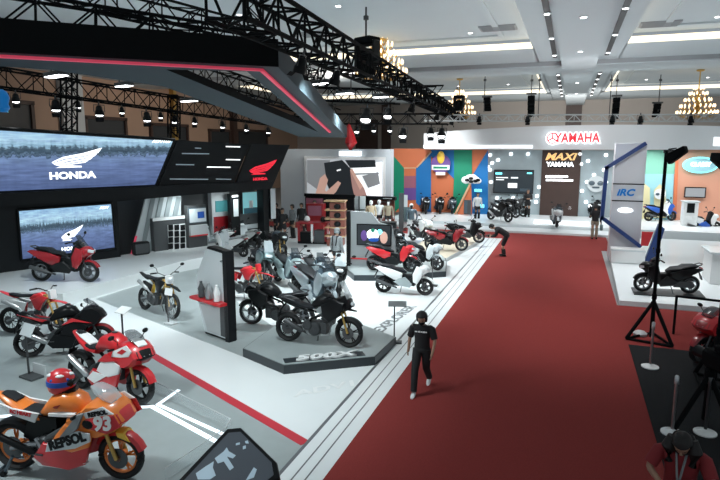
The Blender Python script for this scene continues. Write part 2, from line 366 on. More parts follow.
for (px, y0, y1, D, lb) in ((366, 0, 45, 19, 'thin steel cable above the big black moving light'), (333, 25, 54, 22, 'thin rod hanging from the ceiling beside the grey air vent'), (457, 38, 95, 43, 'thin rod hanging above the chandelier at the end of the long truss'), (531, 70, 100, 37, 'thin rod hanging above the left black line speaker'), (616, 68, 100, 37, 'thin rod hanging above the right black line speaker'), (538, 80, 118, 37, 'second thin rod beside the left black line speaker'), (609, 80, 118, 37, 'second thin rod beside the right black line speaker'), (484, 75, 112, 37, 'thin rod left of the hanging speakers'), (658, 75, 112, 37, 'thin rod left of the right chandelier')):
    a = onD(px, y1, D); tag(MB().cyl(a, (a.x, a.y, ZC), .03, n=6).lathe([(.09, 0), (.09, .12), (.03, .15)], (a.x, a.y, ZC - .4), n=8).build('hanging_rod', M('dark_grey')), lb, 'rod')

# ---------------------------------------------------------------- stage lamps
_cans = {}
def par_can(p, label, size=.3, aim=(0, 0, -1), lit=True, group='lamps on the trusses', nm='stage_lamp', col='lamp_white'):
    key = (col, lit)
    if key not in _cans:
        t = thing(nm, label, 'stage lamp', (0, 0, 0), 0, group)
        MB().lathe([(.30, .62), (.36, .5), (.40, .1), (.50, -.05), (.50, -.5), (.46, -.5), (.44, -.05)], n=14).build('body', M('black'), t)
        MB().lathe([(.43, -.30), (.42, -.38), (.30, -.44)], n=14).build('lens', M(col if lit else 'lamp_off'), t)
        MB().tube([(-.56, 0, 0), (-.56, 0, .85), (.56, 0, .85), (.56, 0, 0)], .05, 6).cyl((0, 0, .85), (0, 0, 1.25), .09, n=8).build('yoke', M('dark_grey'), t)
        for s in (-1, 1): MB().slab([(-.45, s * .5, -.5), (.45, s * .5, -.5), (.4, s * .75, -.85), (-.4, s * .75, -.85)], (0, s * .03, 0)).build('barn_door', M('matte_black'), t)
        _cans[key] = t; o = t
    else: o = copy_tree(_cans[key])
    o.location = p; o.scale = (size,) * 3; o['label'] = label; o['group'] = group
    o.rotation_euler = (-Vector(aim)).to_track_quat('Z', 'Y').to_euler(); return o
def on_truss(t, x):                                              # point on a truss under picture column x
    A, B = TR[t]; lo, hi = 0, 1
    def col_of(p):
        v = p - EYE; return 360 + FOC * v.dot(_right) / v.dot(_fwd)
    for _ in range(30):
        m_ = (lo + hi) / 2
        if col_of(A.lerp(B, m_)) < x: lo = m_
        else: hi = m_
    return A.lerp(B, lo)
HALF = dict(back=.31, far=.25, cross=.25, long=.31)
def hang(t, x, s):                                              # clamp top touches the lower chords
    p = on_truss(t, x); p.z -= HALF[t] + 1.15 * s; return p
order = ['first', 'second', 'third', 'fourth', 'fifth', 'sixth', 'seventh', 'eighth', 'ninth', 'tenth', 'eleventh', 'twelfth']
for i, (x, dz, s) in enumerate(((14, .85, .26), (54, 1.05, .34), (77, .75, .22), (98, 1.0, .34), (121, .7, .22), (146, .95, .34), (160, .7, .22), (174, .85, .3), (194, .75, .26), (222, .8, .28), (246, .8, .28), (268, .7, .28))):
    par_can(hang('back', x, s), '%s black stage lamp from the left under the truss above the upper screen' % order[i], s, (.35, -.35, -1), group='lamps over the screens')
for i, (x, dz, s) in enumerate(((318, .7, .26), (330, .7, .24), (343, .75, .24), (357, .7, .28), (374, .75, .24), (390, .8, .24), (403, 1.0, .42), (431, .75, .36), (442, .9, .42))):
    par_can(hang('far', x, s), '%s bright stage lamp from the left under the farthest cross truss' % order[i], s, (.1, -.7, -1), group='lamps on the farthest truss')
for i, (x, dz, s) in enumerate(((307, .75, .3), (331, .7, .3), (366, .8, .46), (388, .7, .34))):
    par_can(hang('cross', x, s), '%s stage lamp from the left under the cross truss beside the long truss' % order[i], s, (.1, -.7, -1), group='lamps on the cross truss')
for i, (x, dz, s) in enumerate(((300, .7, .26), (335, .7, .26), (412, .75, .3), (437, .75, .3), (452, .75, .3))):
    par_can(hang('long', x, s), '%s stage lamp from the near end under the long black truss' % order[i], s, (-.3, 0, -1), i != 2, group='lamps on the long truss')
for i, x in enumerate((480, 528, 612, 640, 690)):
    p = on_truss('silver', x); p.z -= .1; p.y -= .3
    par_can(p, '%s black lamp from the left on the slim silver truss' % order[i], .3, (0, -.3, -1), False, group='lamps on the silver truss')
def wash_bar(p, label, L=1.1):
    t = thing('wash_light', label, 'wash light', p, R(-20), 'flat wash lights')
    MB().box((0, 0, .06), (L, .34, .12)).build('housing', M('dark_grey'), t, bevel=.02); MB().box((0, 0, -.01), (L * .94, .28, .03)).build('diffuser', M('lamp_white'), t)
    MB().cyl((-.3, 0, .1), (-.3, 0, .5), .02, n=6).cyl((.3, 0, .1), (.3, 0, .5), .02, n=6).build('brackets', M('dark_grey'), t)
for (px, py, D, lb, L) in ((56, 76, 17, 'flat white wash light under the canopy at the far left', 1.0), (124, 86, 20, 'second flat white wash light under the canopy', .75), (189, 101, 24, 'third flat white wash light under the canopy', .9), (345, 93.5, 22, 'flat white wash light on the cross truss', .7), (381, 97, 22, 'flat white wash light right of the bright cross truss lamp', .6), (318, 84, 20, 'wide flat white wash light between canopy and long truss', 1.1), (235, 99, 22, 'flat white wash light inside the canopy opening', .6)):
    wash_bar(onD(px, py, D), lb, L)
def moving_head(p, s, label, nm='moving_light', cat='moving light', lit=None):
    t = thing(nm, label, cat, p, R(-25)); t.scale = (s,) * 3
    MB().box((0, 0, 1.05), (.9, .7, .3)).build('base', M('matte_black'), t, bevel=.05)
    y = MB().box((-.5, 0, .55), (.14, .4, 1.0)).box((.5, 0, .55), (.14, .4, 1.0)).box((0, 0, .98), (1.0, .3, .14)); y.build('yoke', M('black'), t, bevel=.03)
    MB().lathe([(.2, .5), (.38, .35), (.42, -.1), (.36, -.5), (.30, -.55)], (0, 0, .25), n=16).build('head', M('matte_black'), t)
    MB().lathe([(.30, -.54), (.28, -.57)], (0, 0, .25), n=16).build('lens', M(lit or 'lamp_off'), t)
moving_head(onD(367, 68, 19), .8, 'big black moving light standing above the long truss before the chandelier')
moving_head(onD(459, 108, 31), .55, 'black moving light at the far end of the long truss')
moving_head(onD(4, 108, 15), .32, 'moving light with a blue lens at the left edge above the screen', lit='cyan_glow')
tag(MB().lathe([(.02, .36), (.11, .30), (.16, .16), (.12, 0), (.15, -.10), (.08, -.2)], onD(3, 104, 14.6), n=14).build('blue_balloon', M('sign_blue')), 'bright blue balloon hanging at the left edge above the screen', 'balloon')
for (px, py, D, lb) in ((531, 106, 36.6, 'left black line speaker hanging over the white curved fascia'), (616, 108, 36.6, 'right black line speaker hanging over the white curved fascia'), (487, 104, 37, 'small black speaker on the silver truss near the far chandelier'), (657, 110, 37, 'small black speaker on the silver truss left of the right chandelier')):
    t = thing('line_speaker', lb, 'speaker', onD(px, py, D)); k = 1 if px in (531, 616) else .6
    for j in range(4): MB().box((0, .05 * j * j, .5 * k - j * .32 * k), (.42, .42, .29 * k), rx=-.12 * j).build('cabinet', M('matte_black'), t, bevel=.02)
    MB().box((0, 0, .75 * k), (.6, .4, .1)).build('hanging_frame', M('dark_grey'), t)
t = thing('red_pennant', 'red cloth pennant hanging below the far truss near the canopy tip', 'pennant', onD(349, 137, 29))
b = MB(); b.tube([(0, 0, .75), (-.02, 0, .5), (.05, 0, .1), (.1, .02, -.3), (.08, 0, -.65)], [.05, .14, .22, .32, .1], 8); b.build('cloth', M('red'), t)
MB().cyl((0, 0, .7), (0, 0, 1.1), .015, n=5).build('cord', M('dark_grey'), t)

# ---------------------------------------------------------------- canopy: tilted dark frame with a triangular opening and a red light line
P1, P2, P3 = onD(0, 53, 10), onD(278, 67, 12.5), onD(347, 137.5, 24)
nC = (P2 - P1).cross(P3 - P1).normalized()
if nC.z < 0: nC = -nC
def onC(x, y):
    d = ray(x, y); return EYE + d * ((P1 - EYE).dot(nC) / d.dot(nC))
mat('canopy_black', (.004, .005, .006), .7, spec=.1); mat('canopy_grey', (.06, .085, .10), .6, spec=.2)
ct = thing('canopy', 'large dark angular overhead canopy frame with a red light line and triangular opening', 'canopy', P2)
off = Vector((0, 0, .56))
out = [onC(-60, 49.5), onC(278, 67), onC(347, 137.5), onC(300, 137), onC(165, 87), onC(52, 70), onC(-60, 62)]
hole = [onC(166, 69.5), onC(247, 71.5), onC(318, 132)]
bm = bmesh.new()
def ring_faces(pts_o, pts_i, dz):
    o = [bm.verts.new(p + dz - P2) for p in pts_o]; i = [bm.verts.new(p + dz - P2) for p in pts_i]; return o, i
o0, i0 = ring_faces(out, hole, Vector((0, 0, 0))); o1, i1 = ring_faces(out, hole, off)
for v, h in zip(o1 + i1, (.56, .56, .4, .22, .2, .2, .3, .18, .18, .2)): v.co.z += h - .56
for o_, i_ in ((o0, i0), (o1, i1)):
    for f in ((0, 1, 'b'), (1, 2, 'c')): pass
    bm.faces.new((o_[0], o_[1], i_[1], i_[0])); bm.faces.new((o_[1], o_[2], i_[2], i_[1])); bm.faces.new((o_[2], o_[3], i_[2]))
    bm.faces.new((o_[3], o_[4], i_[0], i_[2])); bm.faces.new((o_[4], o_[5], i_[0])); bm.faces.new((o_[5], o_[6], o_[0], i_[0]))
k = len(o0)
for j in range(k): bm.faces.new((o0[j], o0[(j + 1) % k], o1[(j + 1) % k], o1[j]))
for j in range(3): bm.faces.new((i0[j], i0[(j + 1) % 3], i1[(j + 1) % 3], i1[j]))
mb = MB(); mb.bm.free(); mb.bm = bm; cv = mb.build('frame_panels', M('canopy_grey'), ct, ang=20); cv.data.materials.append(M('canopy_black'))
for pl in cv.data.polygons:
    if pl.index == 12 or pl.index >= 19: pl.material_index = 1
fa = MB()                                                           # glossy black fascia boards on the outer front
d0 = (out[0] - out[1]).normalized(); nf = d0.cross(Vector((0, 0, 1))).normalized()
if nf.dot(EYE - P2) < 0: nf = -nf
fa.slab([out[0] - P2 + nf * .01, out[1] - P2 + nf * .01, out[1] - P2 + nf * .01 + off * 1.02, out[0] - P2 + nf * .01 + off * 1.02], nf * .03); fa.build('front_fascia', M('canopy_black'), ct)
rl = MB(); a, b_, c_ = [p - P2 - Vector((0, 0, .02)) for p in (onC(-60, 50.5), onC(263, 68), onC(336, 134))]
inn = (c_ - b_).normalized(); wv = Vector((0, 0, 0))
def bar(p, q, w):
    d = (q - p).normalized(); s = d.cross(nC).normalized() * w; rl.slab([p - s, q - s, q + s, p + s], -nC * .05)
bar(a, b_, .028); rl.build('red_light_line', M('red_glow'), ct)
rl = MB(); a2, b2_ = [p - P2 - Vector((0, 0, .02)) for p in (onC(262, 68.5), onC(330, 131))]; bar(a2, b2_, .04); rl.build('red_light_line', M('red_glow'), ct)
# ---------------------------------------------------------------- black video wall booth (turned 25 degrees to the aisle)
WA = R(25); WO = Vector((-15.9, 17.2, 0)); WU = Vector((math.sin(WA), math.cos(WA), 0)); WN = Vector((math.cos(WA), -math.sin(WA), 0)); WRZ = R(65)
def W(s, z, off=0): return WO + WU * s + WN * off + Vector((0, 0, z))
def wp(x, y, off=0):                                                # picture point on the wall plane -> (s, z)
    d = ray(x, y); o = WO + WN * off; t = WN.dot(o - EYE) / WN.dot(d); p = EYE + d * t; return (p - o).dot(WU), p.z
def wslab(poly, off, th): return MB().slab([W(s, z, off) for s, z in poly], WN * th)
def screen_mat(name, k=1.0):
    m = bpy.data.materials.new(name); m.use_nodes = True; nt = m.node_tree; b = nt.nodes['Principled BSDF']; L = nt.links.new
    tc = nt.nodes.new('ShaderNodeTexCoord'); sp = nt.nodes.new('ShaderNodeSeparateXYZ'); L(tc.outputs['Generated'], sp.inputs[0])
    n1 = nt.nodes.new('ShaderNodeTexNoise'); n1.inputs['Scale'].default_value = 60; n1.noise_dimensions = '1D'; n1.inputs['Detail'].default_value = 2; L(sp.outputs['X'], n1.inputs['W'])
    ma = nt.nodes.new('ShaderNodeMath'); ma.operation = 'MULTIPLY_ADD'; ma.inputs[1].default_value = -.13; L(n1.outputs['Fac'], ma.inputs[0]); L(sp.outputs['Z'], ma.inputs[2])
    cr = nt.nodes.new('ShaderNodeValToRGB'); e = cr.color_ramp.elements
    e[0].position = 0; e[0].color = (.055, .085, .19, 1); e[1].position = 1; e[1].color = (.22, .40, .60, 1)
    for p, c in ((.36, (.10, .15, .30)), (.52, (.13, .20, .35)), (.54, (.02, .04, .07)), (.56, (.10, .16, .24)), (.585, (.025, .05, .08)), (.655, (.06, .10, .14)), (.68, (.20, .34, .46)), (.78, (.34, .52, .66))):
        q = e.new(p); q.color = (*c, 1)
    mp = nt.nodes.new('ShaderNodeMapping'); mp.inputs['Scale'].default_value = (3, 3, 9); L(tc.outputs['Generated'], mp.inputs[0])
    n2 = nt.nodes.new('ShaderNodeTexNoise'); n2.inputs['Scale'].default_value = 3; n2.inputs['Detail'].default_value = 6; L(mp.outputs[0], n2.inputs['Vector'])
    mx = nt.nodes.new('ShaderNodeMix'); mx.data_type = 'RGBA'; mx.blend_type = 'OVERLAY'; mx.inputs[0].default_value = .75
    n3 = nt.nodes.new('ShaderNodeTexNoise'); n3.inputs['Scale'].default_value = 1; n3.inputs['Detail'].default_value = 3
    mp3 = nt.nodes.new('ShaderNodeMapping'); mp3.inputs['Scale'].default_value = (90, 30, 60); L(tc.outputs['Generated'], mp3.inputs[0]); L(mp3.outputs[0], n3.inputs['Vector'])
    m3 = nt.nodes.new('ShaderNodeMath'); m3.operation = 'MULTIPLY_ADD'; m3.inputs[1].default_value = .12; L(n3.outputs['Fac'], m3.inputs[0]); L(ma.outputs[0], m3.inputs[2]); ma = m3
    L(ma.outputs[0], cr.inputs[0]); L(cr.outputs[0], mx.inputs[6]); L(n2.outputs['Color'], mx.inputs[7])
    bw = nt.nodes.new('ShaderNodeRGBToBW'); L(n2.outputs['Fac'], bw.inputs[0]); L(bw.outputs[0], mx.inputs[7])
    b.inputs['Base Color'].default_value = (.01, .01, .012, 1); b.inputs['Roughness'].default_value = .3
    L(mx.outputs[2], b.inputs['Emission Color']); b.inputs['Emission Strength'].default_value = k; MATS[name] = m
screen_mat('city_screen', 1.25)
struct(MB().prism([(-13.4, 12.25), (-13.15, 17.3), (-12.55, 19.2), (-14.2, 21.6), (-18.9, 11.6), (-18.2, 11.2)], 0, .4).build('floor_stage', M('booth_white')))
# black backing walls
struct(wslab([(-6.5, 2.9), (7.0, 2.9), (7.0, 2.66), (.1, 2.5), (.1, .4), (-6.5, .4)], 0, -.25).build('wall_booth', M('panel_black')))
t = thing('fascia_band', 'black band running below the upper screen and red wing panel', 'fascia', W(0, 0)); 
b = wslab([(-6.5, 2.62), (7.0, 2.62), (7.15, 2.98), (-6.5, 3.06)], .25, -.5); b.move(Matrix.Translation(-W(0, 0))); b.build('band_panel', M('panel_black'), t)
def lean(px_poly, off, th): return wslab([wp(x, y, off) for x, y in px_poly], off, th)
def wing_polys():
    F = [[(193, 205), (235, 181), (310, 163), (383, 137), (366, 163), (310, 177), (240, 190), (205, 203)],
         [(203, 208), (245, 194), (312, 181), (362, 167), (350, 180), (305, 190), (250, 202), (215, 214)],
         [(212, 217), (255, 206), (308, 194), (345, 184), (333, 196), (300, 203), (258, 212), (225, 221)],
         [(222, 224), (260, 216), (302, 207), (328, 200), (312, 211), (285, 215), (262, 219), (235, 227)],
         [(193, 206), (203, 218), (225, 228), (205, 233), (300, 233), (300, 226), (262, 223), (235, 229), (214, 219), (203, 209)]]
    return [[((x - 288) / 190, (190 - y) / 190) for x, y in f] for f in F]
def wing(c, sx, sz, off, m, parent, shear=0):
    b = MB()
    for f in wing_polys(): b.slab([W(c[0] + x * sx + z * shear, c[1] + z * sz, off) - parent.location for x, z in f], WN * .03)
    return b.build('wing_emblem', M(m), parent)
# upper screen
t = thing('upper_video_screen', 'wide slanted upper video screen showing a white wing emblem over a city waterfront', 'video screen', W(-3, 3.0))
up = [(-8.0, 3.07), wp(155, 186), wp(174, 140), (-3.55, 5.10), (-8.0, 5.25)]
b = wslab(up, .04, .03); b.move(Matrix.Translation(-t.location)); b.build('display', M('city_screen'), t)
fr = MB(); pts = [W(s, z, .05) - t.location for s, z in up]
for i in range(1, 4): fr.cyl(pts[i], pts[(i + 1) % 5], .07, n=6)
fr.cyl(pts[0], pts[1], .07, n=6).build('bezel', M('black'), t)
cs, cz = wp(77, 160); wing((cs, cz + .05), wp(103, 160)[0] - wp(52, 160)[0], 1.35, .075, 'glow_white', t)
ts, tz = wp(72, 175.5); text('HONDA', .33, 'glow_white', 'lettering', t, frame(W(ts, tz, .085) - t.location, WU, (0, 0, 1)), .008, .012, sx=1.25)
text('ADV160', .16, 'glow_white', 'lettering', t, frame(W(*wp(160, 141.5), .085) - t.location, WU, (0, 0, 1)), .005, .004, .3, 1.3)
# lower screen
t = thing('lower_video_screen', 'lower video screen on the stage showing a white wing over a seafront road', 'video screen', W(-2, .7))
lo = [wp(21, 260), wp(115, 248), wp(111, 203), wp(17, 210)]
b = wslab(lo, .04, .03); b.move(Matrix.Translation(-t.location)); b.build('display', M('city_screen'), t)
fr = MB(); pts = [W(s, z, .05) - t.location for s, z in lo]
for i in range(4): fr.cyl(pts[i], pts[(i + 1) % 4], .05, n=6)
fr.build('bezel', M('black'), t)
cs, cz = wp(71, 234); wing((cs, cz + .02), .66, 1.0, .075, 'glow_white', t, .25)
text('HONDA', .17, 'glow_white', 'lettering', t, frame(W(*wp(72, 248), .085) - t.location, WU, (0, 0, 1)), .006, .006, sx=1.2)
text('ADV', .13, 'glow_white', 'lettering', t, frame(W(*wp(103, 207.5), .085) - t.location, WU, (0, 0, 1)), .005, .004, .3, 1.2)
# light bar panel and red wing panel
t = thing('light_bar_panel', 'slanted black panel with scattered short white light bars beside the upper screen', 'panel', W(4, 3))
b = lean([(157, 186), (231, 187.5), (248, 144.5), (176, 140)], .02, .1); b.move(Matrix.Translation(-t.location)); b.build('panel', M('panel_black'), t)
mat('dim_light', (.30, .38, .43), .4, emit=.4)
spot(W(2.6, 2.45, .6), W(2.8, .8, -1.0), 90, COOL, 120, .9, .2); spot(W(5.2, 2.45, .2), W(5.2, .9, -1.2), 70, COOL, 120, .9, .2)  # unseen spots added to brighten the recess under the fascia
for (xa, xb, y) in ((195, 201, 148.5), (182, 209, 154), (226, 240, 147), (226, 240, 160), (176, 194, 165), (207, 230, 167.5), (170, 208, 179.5), (216, 231, 179.5)):
    z0 = wp(xa, y, .13); z1 = wp(xb, y + .3, .13)
    MB().slab([W(*z0, .12) - t.location, W(*z1, .12) - t.location, W(z1[0], z1[1] + .04, .12) - t.location, W(z0[0], z0[1] + .04, .12) - t.location], WN * .03).build('light_bar', M('dim_light' if xa not in (226, 207) else 'glow_white'), t)
t = thing('red_wing_panel', 'slanted black panel carrying a glowing red wing emblem', 'panel', W(6.5, 3))
b = lean([(233, 187), (270, 188), (288, 145), (250, 144)], .06, .14); b.move(Matrix.Translation(-t.location)); b.build('panel', M('panel_black'), t)
cs, cz = wp(263, 168.5, .2); wing((cs, cz + .03), wp(276.5, 168, .2)[0] - wp(249, 168, .2)[0], 1.25, .21, 'logo_red', t)
text('HONDA', .17, 'logo_red', 'lettering', t, frame(W(*wp(260, 179, .2), .22) - t.location, WU, (0, 0, 1)), .006, .006, sx=1.2)
# recess under the fascia
mat('stripe_grey', (.30, .35, .36), .5)
struct(wslab([(.1, .02), (7.2, .02), (7.2, 2.75), (.1, 2.6)], -1.3, -.15).build('wall_recess', M('dark_grey')))
def wbox(name, lb, cat, px, off, depth, m, parts=(), bevel=.01):
    (x0, y0, x1, y1) = px; s0, z1 = wp(x0, y0, off); s1, z0 = wp(x1, y1, off)
    t = thing(name, lb, cat, W((s0 + s1) / 2, z0, off), WRZ)
    w, h = s1 - s0, z1 - z0
    MB().box((0, depth / 2, h / 2), (w, depth, h)).build('body', M(m), t, bevel=bevel)
    for (nm, mm, u0, v0, u1, v1, pr) in parts:
        MB().box((w * ((u0 + u1) / 2 - .5), -pr / 2, h * (v0 + v1) / 2), (w * (u1 - u0), pr, h * (v1 - v0))).build(nm, M(mm), t)
    return t
t = thing('striped_panel', 'slanted white panel with grey diagonal stripes and red edge beside the lower screen', 'panel', W(.5, .4))
b = lean([(131, 256), (181, 256), (181, 196), (146, 197)], -.4, -.08); b.move(Matrix.Translation(-t.location)); b.build('panel', M('pearl'), t)
for i in range(4):
    xa = 151 + i * 8.5; b = lean([(xa - 16 + 4, 256), (xa - 16 + 8, 256), (xa + 4.5, 197), (xa, 197)], -.38, .02); b.move(Matrix.Translation(-t.location)); b.build('stripe', M('stripe_grey'), t)
b = lean([(130, 256), (132, 256), (137, 236), (135, 236)], -.37, .03); b.move(Matrix.Translation(-t.location)); b.build('red_edge', M('red_glow'), t)
cb = wbox('shelf_cabinet', 'dark cabinet with a white gridded rack of small black boxes and a white top', 'cabinet', (153, 219, 187, 252), -.1, .55, 'dark_grey', [('white_top', 'white', -.02, .94, 1.0, 1.02, .04), ('rack', 'white', .42, .05, .98, .8, .03)])
for i in range(3):
    for j in range(4):
        (x0, y0, x1, y1) = (168.5 + i * 6, 225 + j * 6.3, 173 + i * 6, 229.8 + j * 6.3)
        s0, z1 = wp(x0, y0, -.05); s1, z0 = wp(x1, y1, -.05)
        k = cb.matrix_basis
        c = Vector(((s0 + s1) / 2, 0, (z0 + z1) / 2)); o = W(c.x, c.z, -.05) - cb.location
        MB().box((o.dot(WU), -.05, o.z), (s1 - s0, .05, z1 - z0)).build('compartment', M('black'), cb)
wbox('round_edged_monitor', 'black rounded low box on the stage in front of the striped panel', 'box', (134, 243, 151, 254), .25, .3, 'plastic_black', [('front', 'dark_grey', .08, .15, .92, .85, .02)], .06)
wbox('poster_stand', 'grey kiosk with a pale blue poster and white leaflet box', 'kiosk', (187, 206, 208, 250), .15, .25, 'dark_grey', [('blue_poster', 'slate', .05, .62, .98, .95, .03), ('poster_face', 'pearl', .08, .64, .95, .93, .04), ('emblem', 'blue', .5, .72, .85, .86, .05), ('leaflet_box', 'light_grey', .05, .35, .95, .58, .12), ('red_strip', 'red', .05, .34, .95, .37, .13)])
mat('screen_teal', (.04, .16, .17), .3, emit=.8); mat('picture_teal', (.20, .48, .52), .4, emit=.6); mat('picture_dark', (.03, .09, .12), .4, emit=.3)
wbox('wall_display', 'white wall unit with a teal monitor above a red cabinet door', 'wall unit', (211, 192, 231, 236), -.9, .3, 'light_grey', [('monitor', 'screen_teal', .2, .56, .92, .80, .04), ('red_door', 'deep_red', .08, .0, .98, .46, .03)])
wbox('tall_kiosk', 'tall black kiosk with a white poster next to the teal wall picture', 'kiosk', (230, 194, 241, 240), -.3, .25, 'black', [('poster', 'pearl', .3, .52, .8, .88, .03), ('lamp', 'glow_white', .2, .93, .8, .97, .03)])
wbox('wall_picture', 'teal lit wall picture of a racing scene under the red wing panel', 'picture', (242, 192, 263, 214), -.9, .1, 'dark_grey', [('print', 'picture_teal', .02, .03, .98, .97, .02), ('dark_figures', 'picture_dark', .05, .05, .95, .32, .03), ('rider', 'white', .32, .3, .5, .62, .03)])
wbox('display_shelf', 'low dark shelf of small goods below the teal wall picture', 'shelf', (240, 215, 263, 244), -.6, .4, 'dark_grey', [('goods_row', 'pearl', .1, .55, .9, .68, .05), ('goods_row', 'stripe_grey', .05, .22, .95, .36, .05)])
wbox('booth_column', 'black column holding up the red wing panel', 'column', (263, 188, 270, 246), 0, .5, 'panel_black')
t = wbox('light_box', 'narrow upright white light box beside the black booth column', 'light box', (270, 188, 276, 219), .1, .15, 'black', [('diffuser', 'pearl', .05, .02, .95, .98, .02)])
# dark gear monolith on the grey floor
def monolith():
    A, B = G(206, 334), G(231, 343)
    u = Vector((B.x - A.x, B.y - A.y, 0)); L = u.length; rz = math.atan2(u.y, u.x)
    t = thing('display_tower', 'tall black display tower with white face, red shelf band and helmets on the grey floor', 'display tower', (A + B) / 2 + Vector((0, 0, .01)), rz)
    w = L / 2 - .03; face = [(-w - .05, 0), (w, 0), (w, 2.15), (-w + .18, 2.2), (-w - .32, 1.45), (-w - .32, .75)]
    MB().slab([(x, 0, z) for x, z in face], (0, .2, 0)).build('body', M('black'), t, bevel=.01)
    MB().slab([(x * .90 - .05, -.02, .06 + z * .945) for x, z in face], (0, .02, 0)).build('white_face', M('pearl'), t)
    MB().slab([(-w * .98 - .2, -.03, .75), (w * .88, -.03, .85), (w * .86, -.03, .1), (-w * .82, -.03, .1)], (0, .008, 0)).build('lower_face', M('light_grey'), t)
    MB().slab([(w * .35, -.04, .1), (w * .84, -.04, .1), (w * .84, -.04, .85), (w * .35, -.04, .85)], (0, .01, 0)).build('grey_panel', M('dark_grey'), t)
    MB().box((-.16, -.12, .92), (L * 1.22, .26, .07)).build('red_shelf', M('red'), t, bevel=.01)
    MB().box((w - .06, .06, 1.08), (.14, .2, 2.18)).build('side_fin', M('panel_black'), t)
    b = MB()
    wg = [[(x * .14 + w * .62, z * .14 + 1.92) for x, z in f] for f in wing_polys()]
    for f in wg: b.slab([(x, -.03, z) for x, z in f], (0, .01, 0))
    b.build('wing_emblem', M('slate'), t); return t, rz
tw, trz = monolith()
for i, x in enumerate((-.42, -.12, .2)):
    p = tw.location + Matrix.Rotation(trz, 3, 'Z') @ Vector((x, -.13, .955))
    tag(MB().lathe([(.05, 0), (.075, .02), (.07, .16), (.085, .22), (.05, .30), (.03, .36), (.035, .40)], p, n=12).build('display_bottle', M(('dark_grey', 'steel', 'white')[i])), '%s bottle standing on the red shelf of the display tower' % ('dark', 'silver', 'white')[i], 'bottle', 'bottles on the red shelf')

# ---------------------------------------------------------------- grey white end wall with the large lit photo
def ybox(name, lb, cat, px, Y, depth, m, parent=None, bevel=0):
    (x0, y0, x1, y1) = px; A = onY(x0, y0, Y); B = onY(x1, y1, Y)
    o = MB().box(((A.x + B.x) / 2, Y + depth / 2, (A.z + B.z) / 2), (B.x - A.x, depth, A.z - B.z)).build(name, M(m), bevel=bevel)
    if parent: o.parent = parent; o.matrix_parent_inverse = parent.matrix_basis.inverted()
    elif cat: tag(o, lb, cat)
    return o
def ypoly(name, pts, Y, th, m, parent=None):
    b = MB().slab([onY(x, y, Y) for x, y in pts], (0, th, 0)); o = b.build(name, M(m))
    if parent: o.parent = parent; o.matrix_parent_inverse = parent.matrix_basis.inverted()
    return o
mat('end_wall', (.50, .56, .60), .45)
A, B = onY(280, 149, 33.5), onY(391.5, 149, 33.5)
struct(MB().box(((A.x + B.x) / 2, 33.75, 2.18), (B.x - A.x, .5, 4.36)).build('wall_end_booth', M('end_wall')))
for nm, m in (('photo_pale', (.36, .38, .40)), ('photo_black', (.012, .015, .018)), ('photo_skin', (.42, .26, .21)), ('photo_grey', (.16, .17, .18)), ('photo_white', (.80, .83, .85)), ('photo_pink', (.30, .17, .15))): mat(nm, m, .4, emit=.95)
t = thing('photo_wall', 'large lit photo of two hands holding a black device on the pale end wall', 'lit photo', onY(345, 197, 33.4))
ybox('frame', 0, 0, (304, 156.5, 385, 200), 33.44, .06, 'white', t)
ybox('print', 0, 0, (306.5, 159, 382.5, 200), 33.40, .04, 'photo_pale', t)
Y = 33.39
for i, (m, pts) in enumerate((('photo_grey', [(307, 160), (330, 160), (326, 180), (318, 190), (307, 182)]), ('photo_white', [(348, 165), (382, 162), (382, 199), (362, 199)]), ('photo_black', [(345, 160), (375, 160), (376, 167), (350, 168)]),
    ('photo_grey', [(362, 176), (378, 172), (380, 184), (368, 188)]), ('photo_white', [(352, 170), (381, 169), (381, 171.5), (352, 173)]), ('photo_grey', [(352, 173.5), (379, 172.5), (379, 174), (352, 175)]),
    ('photo_black', [(324, 163), (342, 160), (352, 170), (358, 199), (333, 199), (327, 184)]), ('photo_skin', [(316, 192), (320, 178), (325, 174), (328, 180), (325, 190), (331, 199), (314, 199)]),
    ('photo_skin', [(328, 190), (338, 181), (341, 183), (336, 192), (328, 199), (320, 199)]), ('photo_pink', [(350, 170), (354, 174), (364, 188), (368, 199), (355, 199), (352, 186)]), ('photo_skin', [(350, 170), (352, 168), (357, 177), (363, 186), (360, 190)]), ('photo_white', [(336.5, 170), (340.5, 168.8), (341, 170.2), (337, 171.4)]))):
    ypoly('picture_shape', pts, Y - .004 * i, .012, m, t)
tag(ybox('lit_sign', '', '', (339, 151.3, 361, 156), 33.3, .1, 'glow_white'), 'small glowing white sign above the large lit photo', 'sign')

# ---------------------------------------------------------------- white stage, coloured wall, tiled wall and curved fascia across the end of the aisle
mat('stage_white', (.76, .82, .84), .3); mat('tile_white', (.36, .44, .47), .4, noise=.10, nscale=3)
struct(MB().prism([(-10, 31.3), (3.2, 31.3), (3.2, 40), (-10, 40)], 0, .12).build('floor_stage_step', M('stage_white')))
struct(MB().prism([(-10, 32.8), (3.2, 32.8), (3.2, 40), (-10, 40)], .12, .28).build('floor_stage_top', M('stage_white')))
for nm, m in (('wall_orange', (.58, .16, .065)), ('wall_green', (.0, .23, .125)), ('wall_blue', (.0, .14, .40)), ('wall_purple', (.13, .06, .26)), ('wall_plum', (.30, .10, .15)), ('wall_peach', (.62, .30, .20)), ('wall_mint', (.20, .50, .38)), ('wall_aqua', (.28, .55, .62)), ('wall_cream', (.65, .60, .35)), ('wall_tan', (.62, .38, .22))): mat(nm, m, .6)
Y = 37.2
A, B = onY(391, 150, Y), onY(488, 150, Y)
wl = struct(MB().box(((A.x + B.x) / 2, Y + .16, 2.28), (B.x - A.x, .3, 4.2)).build('wall_coloured', M('wall_orange')))
